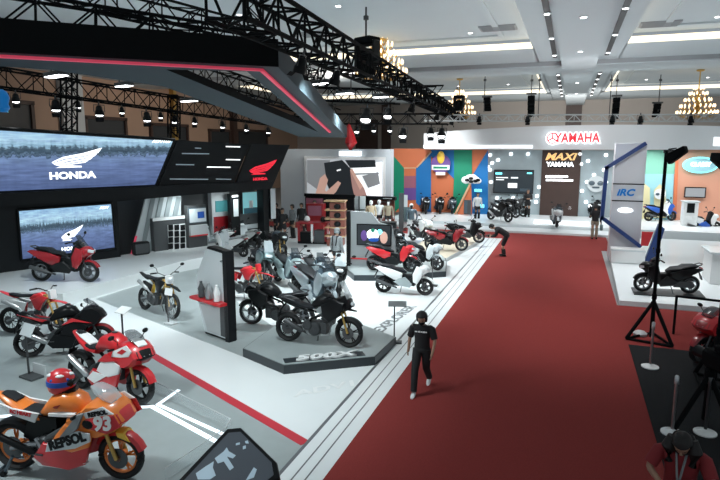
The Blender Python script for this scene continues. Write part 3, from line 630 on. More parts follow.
for i, (m, pts) in enumerate((('wall_green', [(391, 153), (404, 168), (404, 203), (391, 216)]), ('wall_plum', [(404, 176), (416, 176), (416, 190), (404, 190)]), ('wall_purple', [(404, 188), (416, 188), (416, 200), (404, 200)]), ('wall_blue', [(416, 168), (431, 152), (431, 216), (416, 203)]), ('wall_blue', [(431, 150), (455, 150), (455, 180), (431, 156)]),
    ('wall_green', [(454, 150), (472, 150), (472, 176), (462, 216), (452, 216), (454, 178)]), ('wall_blue', [(488, 150), (488, 216), (463, 216), (472, 176)]), ('wall_tan', [(404, 167.4), (416, 167.4), (416, 168.6), (404, 168.6)]), ('wall_tan', [(416, 167), (431, 151), (432, 152), (417, 168)]))):
    o = ypoly('wall_paint', pts, Y - .012 * (i + 1), .02, m); o['kind'] = 'structure'; o.parent = wl
tw_ = struct(MB().box((-.95, 38.15, 2.2), (8.6, .3, 4.2)).build('wall_tiled', M('tile_white')))
wb = struct(ybox('wall_brown_panel', '', '', (542.5, 150, 577.5, 219), 37.85, .12, 'brown_panel')); 
rnd = random.Random(3); dots = []
for (x, y) in ((490, 155), (498, 160), (511, 154), (528, 154), (488, 167), (490, 170), (492, 163), (491, 182), (580, 154), (588, 161), (581, 164), (594, 175), (587, 182), (586, 202), (590, 206), (606, 155), (606, 182), (604, 170), (539, 187), (537, 196), (536, 202), (497, 198), (513, 198), (529, 200), (497, 206), (582, 191), (570, 208)):
    p = onY(x, y, 37.9); k = tag(MB().cyl((0, .05, 0), (0, -.05, 0), .11, n=14).build('wall_light', M('glow_white')), 'small round white light set into the pale tiled wall', 'wall light', 'round lights on the tiled wall') if not dots else dots[0].copy()
    if dots: COL.objects.link(k)
    k.location = p; dots.append(k)
t = thing('television', 'black presentation screen on the pale tiled wall left of the brown panel', 'television', onY(513, 194, 37.8))
ybox('casing', 0, 0, (494, 169.5, 533, 194), 37.75, .12, 'black', t)
mat('tv_dark', (.012, .02, .026), .5, emit=.5); mat('tv_text', (.75, .8, .82), .4, emit=.8)
ybox('display', 0, 0, (494.7, 170.3, 532.4, 193.2), 37.73, .02, 'tv_dark', t)
for (px, m) in (((495.5, 172.5, 502, 174.5), 'cyan_glow'), ((496, 177, 508, 178.2), 'tv_text'), ((496, 179.2, 504, 180.2), 'tv_text'), ((508, 183, 517, 188), 'tv_text'), ((511, 177, 518, 178.5), 'tv_text'), ((520, 188.5, 530, 191.5), 'slate'), ((527, 172.5, 532, 174), 'cyan_glow')): ybox('caption_bar', 0, 0, px, 37.71, .02, m, t)
t = thing('brown_panel_sign', 'gold and white lit lettering on the tall brown wall panel', 'sign', onY(560, 160, 37.8))
def ytext(body, x, y, Y, size, m, t, **k):
    p = onY(x, y, Y); return text(body, size, m, k.pop('name', 'lettering'), t, frame(p - t.location, (1, 0, 0), (0, 0, 1)), **k)
mat('gold_glow', (.75, .48, .2), .4, emit=.8)
ytext('MAXI', 560, 157, 37.8, .58, 'gold_glow', t, bold=.02, shear=.3, sx=1.25); ytext('YAMAHA', 560, 164.5, 37.78, .38, 'glow_white', t, bold=.015)
ybox('badge_back', 0, 0, (550, 161, 570, 168), 37.84, .03, 'black', t)
for (px) in ((545.5, 175.5, 563, 178), (546, 179, 573, 181.5), (551, 175.5, 568, 177.5)): ybox('lit_strip', 0, 0, px, 37.8, .04, 'glow_white', t)
for (x, y, r, lb) in ((596, 184, .5, 'round mask shaped emblem on the pale tiled wall right of the brown panel'),):
    t = thing('wall_emblem', lb, 'emblem', onY(x, y, 37.9))
    MB().lathe([(r, 0), (r, -.06)], axis='Y', n=20).build('disc', M('pearl'), t)
    b = MB()
    for s in (-1, 1): b.ball((s * .24, -.09, .05), .18, (1, .3, .8), 10)
    b.box((0, -.08, -.2), (.4, .05, .1)).build('dark_eyes', M('slate'), t)
def arc_fascia():
    path = [(-8.6, 35.6), (-6.6, 34.9), (-4.4, 34.3), (-2, 33.9), (0, 33.75), (2.2, 33.8), (4.5, 34.1), (6.5, 34.5), (8.5, 35.1), (11, 36)]
    t = thing('curved_fascia', 'white curved overhead fascia with the red lettering across the end of the aisle', 'fascia', (0, 33.75, 4.3))
    def band(z0, z1, fwd, th, i0=0, i1=None, ztop=None):
        b = MB(); pp = path[i0:i1]
        bot = [b.bm.verts.new((x, y - 33.75 - fwd, z0 - 4.3)) for x, y in pp]; top = [b.bm.verts.new((x, y - 33.75 - fwd, z1 - 4.3 + (ztop(x) if ztop else 0))) for x, y in pp]
        bk = [b.bm.verts.new((x, y - 33.75 - fwd + th, z0 - 4.3)) for x, y in pp]; tk = [b.bm.verts.new((x, y - 33.75 - fwd + th, z1 - 4.3 + (ztop(x) if ztop else 0))) for x, y in pp]
        for j in range(len(pp) - 1):
            for a, c in ((bot, top), (top, tk), (tk, bk), (bk, bot)): b.bm.faces.new((a[j], a[j + 1], c[j + 1], c[j]))
        for j in (0, -1): b.bm.faces.new((bot[j], top[j], tk[j], bk[j]))
        return b
    mat('fascia_white', (.70, .74, .76), .5)
    band(4.36, 5.32, 0, 1.2, ztop=lambda x: .34 * max(0, 1 - ((x - 1.5) / 10) ** 2)).build('face', M('fascia_white'), t, ang=60)
    band(4.42, 4.6, .06, .1, 0, 4).build('light_strip', M('soft_white'), t)
    return t
fs = arc_fascia()
mat('yam_red', (.62, .02, .04), .4, emit=.7)
p = onY(577, 138.3, 33.6); text('YAMAHA', .70, 'yam_red', 'lettering', fs, frame(p - fs.location, (1, 0, 0), (0, 0, 1)), .03, .018, sx=.78)
p = onY(577, 138.3, 33.7); text('YAMAHA', .70, 'soft_white', 'letter_glow', fs, frame(p - fs.location, (1, 0, 0), (0, 0, 1)), .02, .075, sx=.78)
p = onY(552.5, 138.3, 33.66) - fs.location
MB().lathe([(.36, 0), (.36, -.04)], p, axis='Y', n=24).build('badge', M('glow_white'), fs)
b = MB()
for q in range(3):
    a = math.pi / 2 + q * 2 * math.pi / 3; b.cyl(p + Vector((0, -.06, 0)), p + Vector((math.cos(a) * .24, -.06, math.sin(a) * .24)), .035, n=6)
b.tube([p + Vector((math.cos(a) * .27, -.06, math.sin(a) * .27)) for a in [i * math.pi / 10 for i in range(20)]], .03, 6, True).build('badge_mark', M('yam_red'), fs)
# emblem, leaning board and lit tags on the coloured wall
t = thing('round_emblem', 'round purple emblem with yellow crest on the coloured wall', 'emblem', onY(441, 164, 36.9))
MB().lathe([(.62, 0), (.62, -.08)], (0, 0, 0), axis='Y', n=22).build('disc', M('wall_purple'), t); MB().box((0, -.12, -.22), (1.15, .08, .32)).build('band', M('white'), t, bevel=.02); MB().box((0, -.14, -.22), (.9, .08, .12)).build('band_mark', M('wall_green'), t)
MB().ball((0, -.1, .42), .34, (.75, .3, 1.2), 10).build('crest', M('yellow'), t); MB().box((0, -.1, -.6), (.6, .06, .2)).build('tail_band', M('white'), t)
t = thing('leaning_board', 'tan board leaning against the coloured wall with a spotted cloud sign above', 'board', onY(466, 214, 36.2))
def rel(o, t): o.parent = t; o.matrix_parent_inverse = t.matrix_basis.inverted(); return o
b = MB().slab([onY(x, y, 36.3) for x, y in ((454, 214.5), (456, 214.5), (471, 184), (471, 180))], (0, .15, 0)); rel(b.build('slanted_edge', M('wall_tan')), t)
b = MB().slab([onY(x, y, 36.4) for x, y in ((457, 214.5), (472, 214.5), (471, 184))], (0, .1, 0)); rel(b.build('panel', M('wall_orange')), t)
b = MB()
for (x, y, r) in ((466, 180, .3), (470, 179, .36), (475, 180, .3), (478, 181, .22), (473, 177.5, .25)): b.ball(onY(x, y, 36.3), r, (1, .3, .8), 10)
rel(b.build('cloud_sign', M('white')), t)
b = MB()
for (x, y) in ((467, 180), (471, 178.4), (475.5, 181), (478, 180), (471, 181.6)): b.ball(onY(x, y, 36.1), .12, (1.2, .3, .8), 8)
rel(b.build('dark_spots', M('black')), t)
t = wbox_ = thing('slate_screen', 'dark upright screen leaning beside the tan board on the white stage', 'screen', onY(468, 214.5, 35.9)); rel(ybox('panel', 0, 0, (464, 200, 470.5, 214.5), 35.9, .15, 'dark_grey'), t); rel(ybox('glass', 0, 0, (464.5, 201, 467, 213), 35.87, .03, 'slate'), t)
tag(ybox('lit_tag', '', '', (474.5, 189, 481.5, 191.8), 36.9, .08, 'cyan_glow'), 'wider cyan lit tag on the blue part of the coloured wall', 'lit tag')
tag(ybox('lit_tag', '', '', (480, 204.5, 484, 207.8), 36.9, .08, 'cyan_glow'), 'small cyan lit tag low on the blue part of the coloured wall', 'lit tag')
# right hand booth: mint, aqua, peach wall
struct(MB().prism([(3.4, 31.5), (11, 31.5), (11, 37.4), (3.4, 37.4)], 0, .45).build('floor_stage_right', M('stage_white')))
Y = 36.4; A, B = onY(637, 150, Y), onY(745, 150, Y)
wl = struct(MB().box(((A.x + B.x) / 2, Y + .15, 2.3), (B.x - A.x, .3, 4.3)).build('wall_right_booth', M('wall_peach')))
for i, (m, pts) in enumerate((('wall_mint', [(637, 150), (676, 150), (676, 174), (637, 174)]), ('wall_aqua', [(637, 174), (674, 174), (672, 222), (637, 222)]), ('wall_cream', [(638, 222), (638, 188), (644, 183), (650, 188), (650, 222)]), ('wall_cream', [(654, 218), (654, 190), (660, 184), (666, 190), (666, 218)]), ('wall_orange', [(676, 150), (679, 150), (676, 222), (672, 222)]))):
    o = ypoly('wall_paint', pts, Y - .02 * (i + 1), .025, m); o['kind'] = 'structure'; o.parent = wl
struct(ybox('trim_black_lintel', '', '', (664, 149.5, 679, 153), 35.8, .3, 'black'))
t = thing('cloud_shaped_sign', 'cyan lit rounded sign with pale lettering on the peach wall', 'sign', onY(700, 165, 36.2))
MB().lathe([(1, 0), (1, -.1)], axis='Y', n=26).move(Matrix.Diagonal((.86, 1, .44, 1))).build('lit_board', M('cyan_glow'), t); MB().lathe([(1, 0), (1, -.06)], (0, -.1, 0), axis='Y', n=26).move(Matrix.Diagonal((.76, 1, .36, 1))).build('inner_board', M('wall_aqua'), t)
text('CLASSY', .30, 'glow_white', 'lettering', t, frame((0, -.2, .03), (1, 0, 0), (0, 0, 1)), .01, .015, sx=.95)
t = thing('wall_monitor', 'small dark monitor on the peach wall under the cyan sign', 'monitor', onY(695, 192, 36.2)); rel(ybox('casing', 0, 0, (685, 187, 705.5, 198), 36.15, .12, 'black'), t); rel(ybox('display', 0, 0, (686, 188, 704.5, 197), 36.12, .03, 'photo_grey'), t)
t = thing('wall_emblem', 'mask shaped emblem in the cream arch of the aqua wall', 'emblem', onY(660, 194, 36.2)); MB().lathe([(.3, 0), (.3, -.06)], axis='Y', n=18).build('disc', M('white'), t); b = MB()
for s in (-1, 1): b.ball((s * .13, -.09, 0), .1, (1, .3, .8), 8)
b.build('dark_eyes', M('slate'), t)
tag(ybox('right_edge_sign', '', '', (714, 137, 745, 146), 33.6, .06, 'soft_white'), 'white lit sign cut by the right edge of the curved fascia', 'sign')
t = thing('white_counter', 'tall white counter block on the stage near the peach wall', 'counter', onY(682, 218, 33.5)); A = G(675, 222, .45); MB().box((0, 0, .62), (.7, .6, 1.25)).build('body', M('white'), t, bevel=.02); t.location = (A.x + .4, 34, .45); MB().box((0, -.28, .95), (.35, .06, .5)).build('black_panel', M('black'), t); MB().box((0, 0, 1.27), (.8, .7, .05)).build('top', M('pearl'), t)
# pillar booth with blue hexagonal frame and low white platform
mat('pillar_white', (.68, .71, .75), .4); mat('frame_blue', (.015, .05, .20), .35)
t = thing('sign_pillar', 'white sign pillar with blue lettering standing at the edge of the red carpet', 'pillar', (2.2, 25.3, 0))
MB().box((0, 0, 2.33), (1.12, .7, 4.66)).build('shaft', M('pillar_white'), t, bevel=.01)
for z in (3.08, 2.42): MB().box((0, -.36, z), (1.13, .03, .04)).build('seam', M('black'), t)
text('iRC', .36, 'sign_blue', 'lettering', t, frame((-.1, -.37, 2.74), (1, 0, 0), (0, 0, 1)), .01, .015, .25, 1.1)
MB().lathe([(1, 0), (1, -.03)], (0, -.35, 0), axis='Y', n=20).move(Matrix.Translation((-.05, 0, 2.05)) @ Matrix.Diagonal((.28, 1, .1, 1))).build('oval_light', M('glow_white'), t)
t = thing('blue_arch', 'dark blue angular tube frame wrapped around the white sign pillar', 'frame', (2.2, 24.5, 0))
pts = [(2.62, 4.62), (1.35, 3.72), (1.3, 1.76), (2.72, .72)]
b = MB()
for (p, q) in zip(pts, pts[1:]):
    p, q = Vector((p[0] - 2.2, 0, p[1])), Vector((q[0] - 2.2, 0, q[1])); d = (q - p).normalized(); s = d.cross(Vector((0, 1, 0))) * .07
    b.slab([p - s - d * .06, q - s + d * .06, q + s + d * .06, p + s - d * .06], (0, .3, 0))
b.build('tube_frame', M('frame_blue'), t)
MB().slab([(.72, -.1, .15), (1.05, -.1, .15), (1.32, -.1, 1.45), (1.1, -.1, 1.62)], (0, .25, 0)).build('foot_fin', M('frame_blue'), t); MB().slab([(.55, -.05, .75), (.8, -.05, .75), (.95, -.05, 1.3), (.55, -.05, 1.3)], (0, .1, 0)).build('red_fin', M('red'), t)
struct(MB().prism([(1.56, 17.85), (8, 18.1), (8, 30.9), (2.0, 30.9), (1.75, 26)], 0, .14).build('floor_platform_right', M('stage_white')))
struct(MB().prism([(2.02, 18.7), (3.95, 18.95), (3.95, 19.85), (2.02, 19.6)], .14, .17).build('floor_scooter_pad', M('dark_grey')))
t = thing('low_barrier', 'low white barrier block with a pale blue edge left of the scooter platform', 'barrier', (2.25, 24, .14)); MB().box((0, 0, .28), (1.2, .5, .56)).build('body', M('white'), t, bevel=.02); MB().box((0, -.26, .5), (1.2, .03, .06)).build('edge_stripe', M('pearl'), t)
t = thing('reception_desk', 'white reception desk at the right edge behind the black scooter', 'desk', (4.95, 21.6, .14)); MB().box((0, 0, .5), (1.0, 1.2, 1.0)).build('body', M('white'), t, bevel=.02); MB().box((0, 0, 1.03), (1.15, 1.35, .06)).build('top', M('pearl'), t)
# ---------------------------------------------------------------- motorcycles
_cache = {}
mat('screen_clear', (.62, .70, .74), .08, alpha=.42)
def cached(key, fn, name, m, parent, loc=(0, 0, 0)):
    if key not in _cache:
        o = fn().build(name, m); _cache[key] = o.data
    else:
        o = bpy.data.objects.new(name, _cache[key].copy() if _cache[key].materials[0] is not MATS[m] else _cache[key]); COL.objects.link(o); o.data.materials[0] = MATS[m]
    o.parent = parent; o.location = loc; return o
def wheel(t, name, x, rad, tw, rim_m, spokes=5, disc=.14, thin=False, seg=28):
    th = min(tw, .044)
    def tyre():
        rr = rad - th; return MB().tube([(rr * math.cos(2 * math.pi * i / seg), 0, rr * math.sin(2 * math.pi * i / seg)) for i in range(seg)], th, 8, True).move(Matrix.Diagonal((1, tw / th, 1, 1)))
    w = cached(('tyre', rad, tw), tyre, name, 'rubber', t, (x, 0, rad))
    def rim():
        rr = rad - 2 * th; b = MB().tube([(rr * math.cos(2 * math.pi * i / seg), 0, rr * math.sin(2 * math.pi * i / seg)) for i in range(seg)], .024, 6, True)
        n = 16 if thin else spokes
        for i in range(n):
            a = 2 * math.pi * i / n + .3; e = Vector((math.cos(a), 0, math.sin(a)))
            if thin: b.cyl(e * .04 + Vector((0, .03 * (-1) ** i, 0)), e * rr, .006, n=4)
            else:
                for s in (-.12, .12): b.cyl(e * .05, Vector((math.cos(a + s), 0, math.sin(a + s))) * rr, .014, n=5)
        return b.cyl((0, -.08, 0), (0, .08, 0), .045, n=12)
    cached(('rim', rad, tw, spokes, thin), rim, 'rim', rim_m, w)
    if disc: cached(('disc', disc), lambda: MB().lathe([(disc, -.005), (disc, .005)], axis='Y', n=22), 'brake_disc', 'dark_steel', w, (0, -.075, 0))
    return w
def mirror_pts(b, fn):
    for s in (-1, 1): fn(b, s)
    return b
def handlebar(t, x, z, w=.36, rise=.06, mirrors=True, grip='black', mm='plastic_black'):
    h = MB().tube([(x - .12, -w, z + rise - .02), (x - .06, -w * .55, z + rise), (x, -.08, z), (x, .08, z), (x - .06, w * .55, z + rise), (x - .12, w, z + rise - .02)], .015, 6)
    o = h.build('handlebar', M('dark_steel'), t)
    for s in (-1, 1):
        MB().cyl((x - .13, s * (w + .02), z + rise - .02), (x - .075, s * (w * .66), z + rise), .021, n=8).build('grip', M(grip), o)
        if mirrors:
            MB().tube([(x - .06, s * w * .6, z + rise), (x + .02, s * w * .85, z + rise + .14), (x, s * (w + .03), z + rise + .2)], .008, 5).ball((x - .01, s * (w + .05), z + rise + .22), .06, (.35, 1.1, .7), 10).build('mirror', M(mm), o)
    return o
def fork(t, xa, za, xb, zb, m='dark_steel', r=.026, sep=.1):
    b = MB()
    for s in (-1, 1): b.cyl((xa, s * sep, za), (xb, s * sep, zb), r, r * .85, 10)
    b.box((xb - .02, 0, zb - .02), (.09, .26, .04), ry=.3); b.box((xb + (xa - xb) * .25, 0, zb + (za - zb) * .25), (.08, .25, .035), ry=.3)
    return b.build('fork', M(m), t)
def fender_arc(x, z, r, a0, a1, w, n=9, th=.012):
    b = MB(); pr = []
    for i in range(n):
        a = R(a0 + (a1 - a0) * i / (n - 1)); pr.append((math.cos(a), math.sin(a)))
    rings = []
    for c, s in pr:
        rings.append([b.bm.verts.new((x + c * q, y, z + s * q)) for (q, y) in ((r - .03, -w), (r + .012, -w * .7), (r + .02, 0), (r + .012, w * .7), (r - .03, w), (r - .005, w * .6), (r, 0), (r - .005, -w * .6))])
    for A, B in zip(rings, rings[1:]):
        for j in range(8): b.bm.faces.new((A[j], A[(j + 1) % 8], B[(j + 1) % 8], B[j]))
    b.bm.faces.new(rings[0]); b.bm.faces.new(rings[-1][::-1]); return b
def engine(t, x=0, z=.42, k=1.0, m='engine'):
    b = MB().lathe([(.0, -.17), (.12, -.17), (.15, -.13), (.15, .13), (.12, .17), (0.01, .17)], (x - .06, 0, z - .08), axis='Y', n=16)
    b.box((x + .02, 0, z - .06), (.36, .26, .22)); b.lathe([(.09, -.19), (.11, -.15), (.11, .15), (.09, .19)], (x - .2, 0, z - .02), axis='Y', n=14)
    for i in range(6): b.box((x + .13 + i * .012, 0, z + .06 + i * .035), (.2, .24 - .01 * (i % 2), .022), ry=-.35)
    b.move(Matrix.Translation((x, 0, z)) @ Matrix.Diagonal((k, k, k, 1)) @ Matrix.Translation((-x, 0, -z)))
    o = b.build('engine', M(m), t)
    MB().tube([(x + .2, -.05, z + .16), (x + .32, -.06, z + .05), (x + .26, -.08, z - .2), (x - .1, -.1, z - .24), (x - .35, -.15, z - .16)], .022, 7).build('header_pipe', M('steel'), o)
    return o
def swingarm(t, x0, x1, z0, z1, m='dark_steel'):
    b = MB()
    for s in (-1, 1): b.tube([(x0, s * .09, z0), ((x0 + x1) / 2, s * .12, (z0 + z1) / 2 + .03), (x1, s * .11, z1)], [.035, .032, .024], 6)
    b.tube([(x1 + .02, .10, z1 + .07), (x0, .10, z0 + .06)], .012, 5).tube([(x1 + .02, .10, z1 - .07), (x0, .10, z0 - .06)], .012, 5)
    return b.build('swingarm', M(m), t)
def exhaust(t, pts, r=.055, m='steel', side=-1):
    b = MB(); b.tube([(pts[0][0], side * .1, pts[0][1]), (pts[1][0], side * .17, pts[1][1])], .025, 8)
    b.tube([(pts[1][0], side * .17, pts[1][1]), (pts[1][0] + (pts[2][0] - pts[1][0]) * .1, side * .18, pts[1][1] + (pts[2][1] - pts[1][1]) * .1), (pts[2][0], side * .20, pts[2][1])], [r * .6, r, r], 12)
    return b.build('exhaust', M(m), t)
def root(name, label, cat, r_, f_, group=None, lean=5, k=1.0, wb=1.4):
    r_, f_ = Vector(r_), Vector(f_); d = f_ - r_; t = thing(name, label, cat, (r_ + f_) / 2, math.atan2(d.y, d.x), group)
    t.rotation_euler = (-R(lean), 0, math.atan2(d.y, d.x)); t.scale = (k,) * 3; return t
def stand(t, x=-.05):
    MB().tube([(x, .12, .28), (x - .05, .24, .02), (x - .09, .25, .015)], .012, 6).build('side_stand', M('dark_steel'), t)

def sport_bike(r_, f_, label, c, group=None, race=False, lean=5):
    """c: upper, lower, nose, tail, tank, rim, fender"""
    t = root('sport_motorcycle', label, 'motorcycle', r_, f_, group, lean); wb = 1.42
    wheel(t, 'rear_wheel', -wb / 2, .32, .085, c['rim']); fw = wheel(t, 'front_wheel', wb / 2, .30, .062, c['rim'], disc=.13)
    fork(t, wb / 2, .30, .50, .90, 'gold' if c.get('gold') else 'dark_steel', sep=.105); swingarm(t, -.2, -wb / 2, .42, .32, 'alloy' if race else 'dark_steel'); engine(t, 0, .46)
    MB().tube([(.46, -.06, .88), (.2, -.2, .74), (-.1, -.19, .56), (-.22, -.12, .42)], .04, 8).tube([(.46, .06, .88), (.2, .2, .74), (-.1, .19, .56), (-.22, .12, .42)], .04, 8).tube([(-.1, 0, .62), (-.5, .06, .78)], .03, 6).build('frame', M('black' if not race else 'dark_grey'), t)
    up = MB().plate([(.86, .82), (.78, .95), (.62, 1.05), (.44, 1.03), (.30, .90), (.12, .80), (.10, .68), (.34, .62), (.56, .60), (.74, .68)], .235, mid=.6, taper=.84); up.build('upper_fairing', M(c['upper']), t)
    for s in (-1, 1):
        MB().plate([(.50, .66), (.16, .78), (.02, .62), (-.06, .48), (.22, .42), (.44, .50)], .035, s * .215, .9).build('side_fairing', M(c['side']), t)
        MB().plate([(.44, .52), (.20, .47), (-.18, .50), (-.32, .30), (-.22, .20), (.14, .17), (.36, .26)], .04, s * .185, .9).build('belly_pan', M(c['lower']), t)
    MB().plate([(.875, .80), (.80, .93), (.70, .97), (.68, .80), (.76, .72)], .17, mid=.5, taper=.8).build('nose_panel', M(c['nose']), t)
    if not race:
        for s in (-1, 1): MB().slab([(.85, s * .05, .84), (.80, s * .15, .86), (.78, s * .16, .80), (.83, s * .06, .78)], (.012, 0, 0)).build('headlight', M('lamp_off'), t)
        MB().ball((.80, 0, .80), .09, (.6, 1, .5), 12).build('air_scoop', M('black'), t)
    b = MB(); b.loft([(.70, 1.02, .12, .01), (.60, 1.09, .15, .05), (.48, 1.16, .12, .05), (.42, 1.18, .08, .02)], 10); b.build('windscreen', M('smoke' if not race else 'screen_clear'), t)
    MB().loft([(.34, .84, .09, .07), (.24, .93, .16, .13), (.08, .97, .185, .15), (-.10, .92, .17, .13), (-.22, .84, .11, .08), (-.28, .80, .08, .04)], 14).build('fuel_tank', M(c['tank']), t)
    MB().cyl((.10, 0, 1.11), (.10, 0, 1.125), .05, n=14).build('filler_cap', M('dark_grey'), t)
    MB().loft([(-.24, .79, .10, .03), (-.36, .80, .14, .035), (-.50, .82, .13, .035), (-.58, .86, .10, .05)], 12).build('seat', M('seat_black'), t)
    tl = MB().loft([(-.26, .74, .11, .05), (-.45, .77, .15, .06), (-.62, .87, .14, .07), (-.78, .95, .10, .05), (-.90, .985, .05, .025)], 12).build('tail_fairing', M(c['tail']), t)
    MB().loft([(-.60, .935, .08, .012), (-.74, 1.0, .075, .012), (-.82, 1.01, .05, .01)], 10).build('tail_pad', M('seat_black'), tl)
    if not race:
        MB().tube([(-.8, 0, .93), (-.93, 0, .72), (-.97, 0, .58)], .02, 6).box((-.955, 0, .62), (.02, .16, .12), ry=.2).build('plate_bracket', M('black'), t); MB().box((-.885, 0, .97), (.03, .09, .03)).build('tail_light', M('red_glow'), t)
    fender_arc(wb / 2, .30, .325, 20, 150, .075).build('front_fender', M(c['fender']), t)
    fender_arc(-wb / 2, .32, .345, 50, 130, .09).build('rear_hugger', M('black'), t)
    handlebar(t, .44, .93, .30, -.02, not race)
    exhaust(t, [(-.2, .26), (-.32, .33), (-.78, .60 if not race else .52)], .058 if not race else .042, c.get('pipe', 'steel'))
    for s in (-1, 1): MB().box((-.22, s * .2, .35), (.09, .08, .02)).build('footpeg', M('dark_steel'), t)
    if not race: stand(t)
    return t
def adventure_bike(r_, f_, label, c, group=None, screen=True, lean=6, beak=True, naked=False, boxes=False, k=1.0):
    t = root('adventure_motorcycle' if not naked else 'naked_motorcycle', label, 'motorcycle', r_, f_, group, lean, k); wb = 1.43
    wheel(t, 'rear_wheel', -wb / 2, .32, .078, c['rim']); wheel(t, 'front_wheel', wb / 2, .325, .058, c['rim'], disc=.13)
    fork(t, wb / 2, .325, .48, 1.0, c.get('fork', 'gold')); swingarm(t, -.2, -wb / 2, .42, .32); engine(t, .02, .46, 1.1)
    MB().tube([(.42, 0, .95), (.2, -.16, .72), (-.1, -.17, .6), (-.24, -.12, .38)], .028, 7).tube([(.42, 0, .95), (.2, .16, .72), (-.1, .17, .6), (-.24, .12, .38)], .028, 7).tube([(-.1, -.1, .7), (-.5, -.09, .82), (-.78, -.06, .92)], .018, 6).tube([(-.1, .1, .7), (-.5, .09, .82), (-.78, .06, .92)], .018, 6).build('frame', M(c.get('frame', 'black')), t)
    MB().loft([(.40, .93, .09, .07), (.28, 1.0, .18, .14), (.12, 1.01, .20, .15), (-.04, .94, .16, .12), (-.14, .88, .10, .06)], 14).build('fuel_tank', M(c['tank']), t)
    for s in (-1, 1): MB().plate([(.66, 1.00), (.40, 1.06), (.12, .92), (.16, .70), (.32, .56), (.48, .66), (.64, .84)], .045, s * .20, .9).build('tank_shroud', M(c['shroud']), t)
    MB().box((.34, 0, .62), (.05, .30, .30), ry=.15).build('radiator', M('dark_grey'), t)
    hd = MB().plate([(.80, .90), (.74, 1.06), (.60, 1.14), (.44, 1.08), (.46, .88), (.60, .80)], .16, mid=.6, taper=.8).build('headlight_cowl', M(c['shroud']), t)
    MB().loft([(.80, .95, .09, .03), (.74, .975, .12, .05)], 10).build('headlight', M('lamp_off'), hd)
    if beak: MB().loft([(.55, .83, .10, .02), (.72, .84, .08, .025), (.88, .81, .04, .012)], 10).build('beak', M(c['shroud']), t)
    fender_arc(wb / 2, .325, .345, 30, 140, .06).build('front_fender', M('plastic_black'), t)
    if screen: MB().slab([(.70, -.17, 1.08), (.70, .17, 1.08), (.52, .14, 1.44), (.52, -.14, 1.44)], (.01, 0, .004)).build('windscreen', M('screen_clear'), t)
    MB().loft([(-.05, .84, .10, .05), (-.22, .83, .15, .05), (-.42, .86, .15, .055), (-.48, .90, .13, .05), (-.70, .945, .11, .045), (-.80, .95, .06, .02)], 12).build('seat', M('seat_black'), t)
    MB().loft([(-.30, .78, .12, .05), (-.55, .84, .12, .055), (-.80, .91, .08, .045), (-.88, .92, .05, .02)], 12).build('tail_fairing', M(c['tail']), t)
    MB().tube([(-.55, -.13, .95), (-.75, -.14, 1.0), (-.88, -.08, 1.0), (-.88, .08, 1.0), (-.75, .14, 1.0), (-.55, .13, .95)], .014, 6).build('grab_rail', M('dark_steel'), t)
    MB().tube([(-.78, 0, .88), (-.92, 0, .70), (-.96, 0, .56)], .022, 6).box((-.95, 0, .60), (.02, .17, .13), ry=.2).build('plate_bracket', M('black'), t)
    fender_arc(-wb / 2, .32, .345, 60, 140, .08).build('rear_hugger', M('black'), t)
    handlebar(t, .42, 1.06, .38, .06)
    exhaust(t, [(-.2, .24), (-.30, .30), (-.74, .52)], .06, c.get('pipe', 'steel'))
    for s in (-1, 1): MB().box((-.2, s * .2, .34), (.09, .08, .02)).build('footpeg', M('dark_steel'), t)
    stand(t)
    if boxes:
        for s in (-1, 1): MB().box((-.66, s * .34, .74), (.46, .22, .36)).build('pannier', M(c['shroud']), t, bevel=.04)
        MB().box((-.82, 0, 1.15), (.36, .40, .30)).build('top_case', M(c['shroud']), t, bevel=.05)
    return t
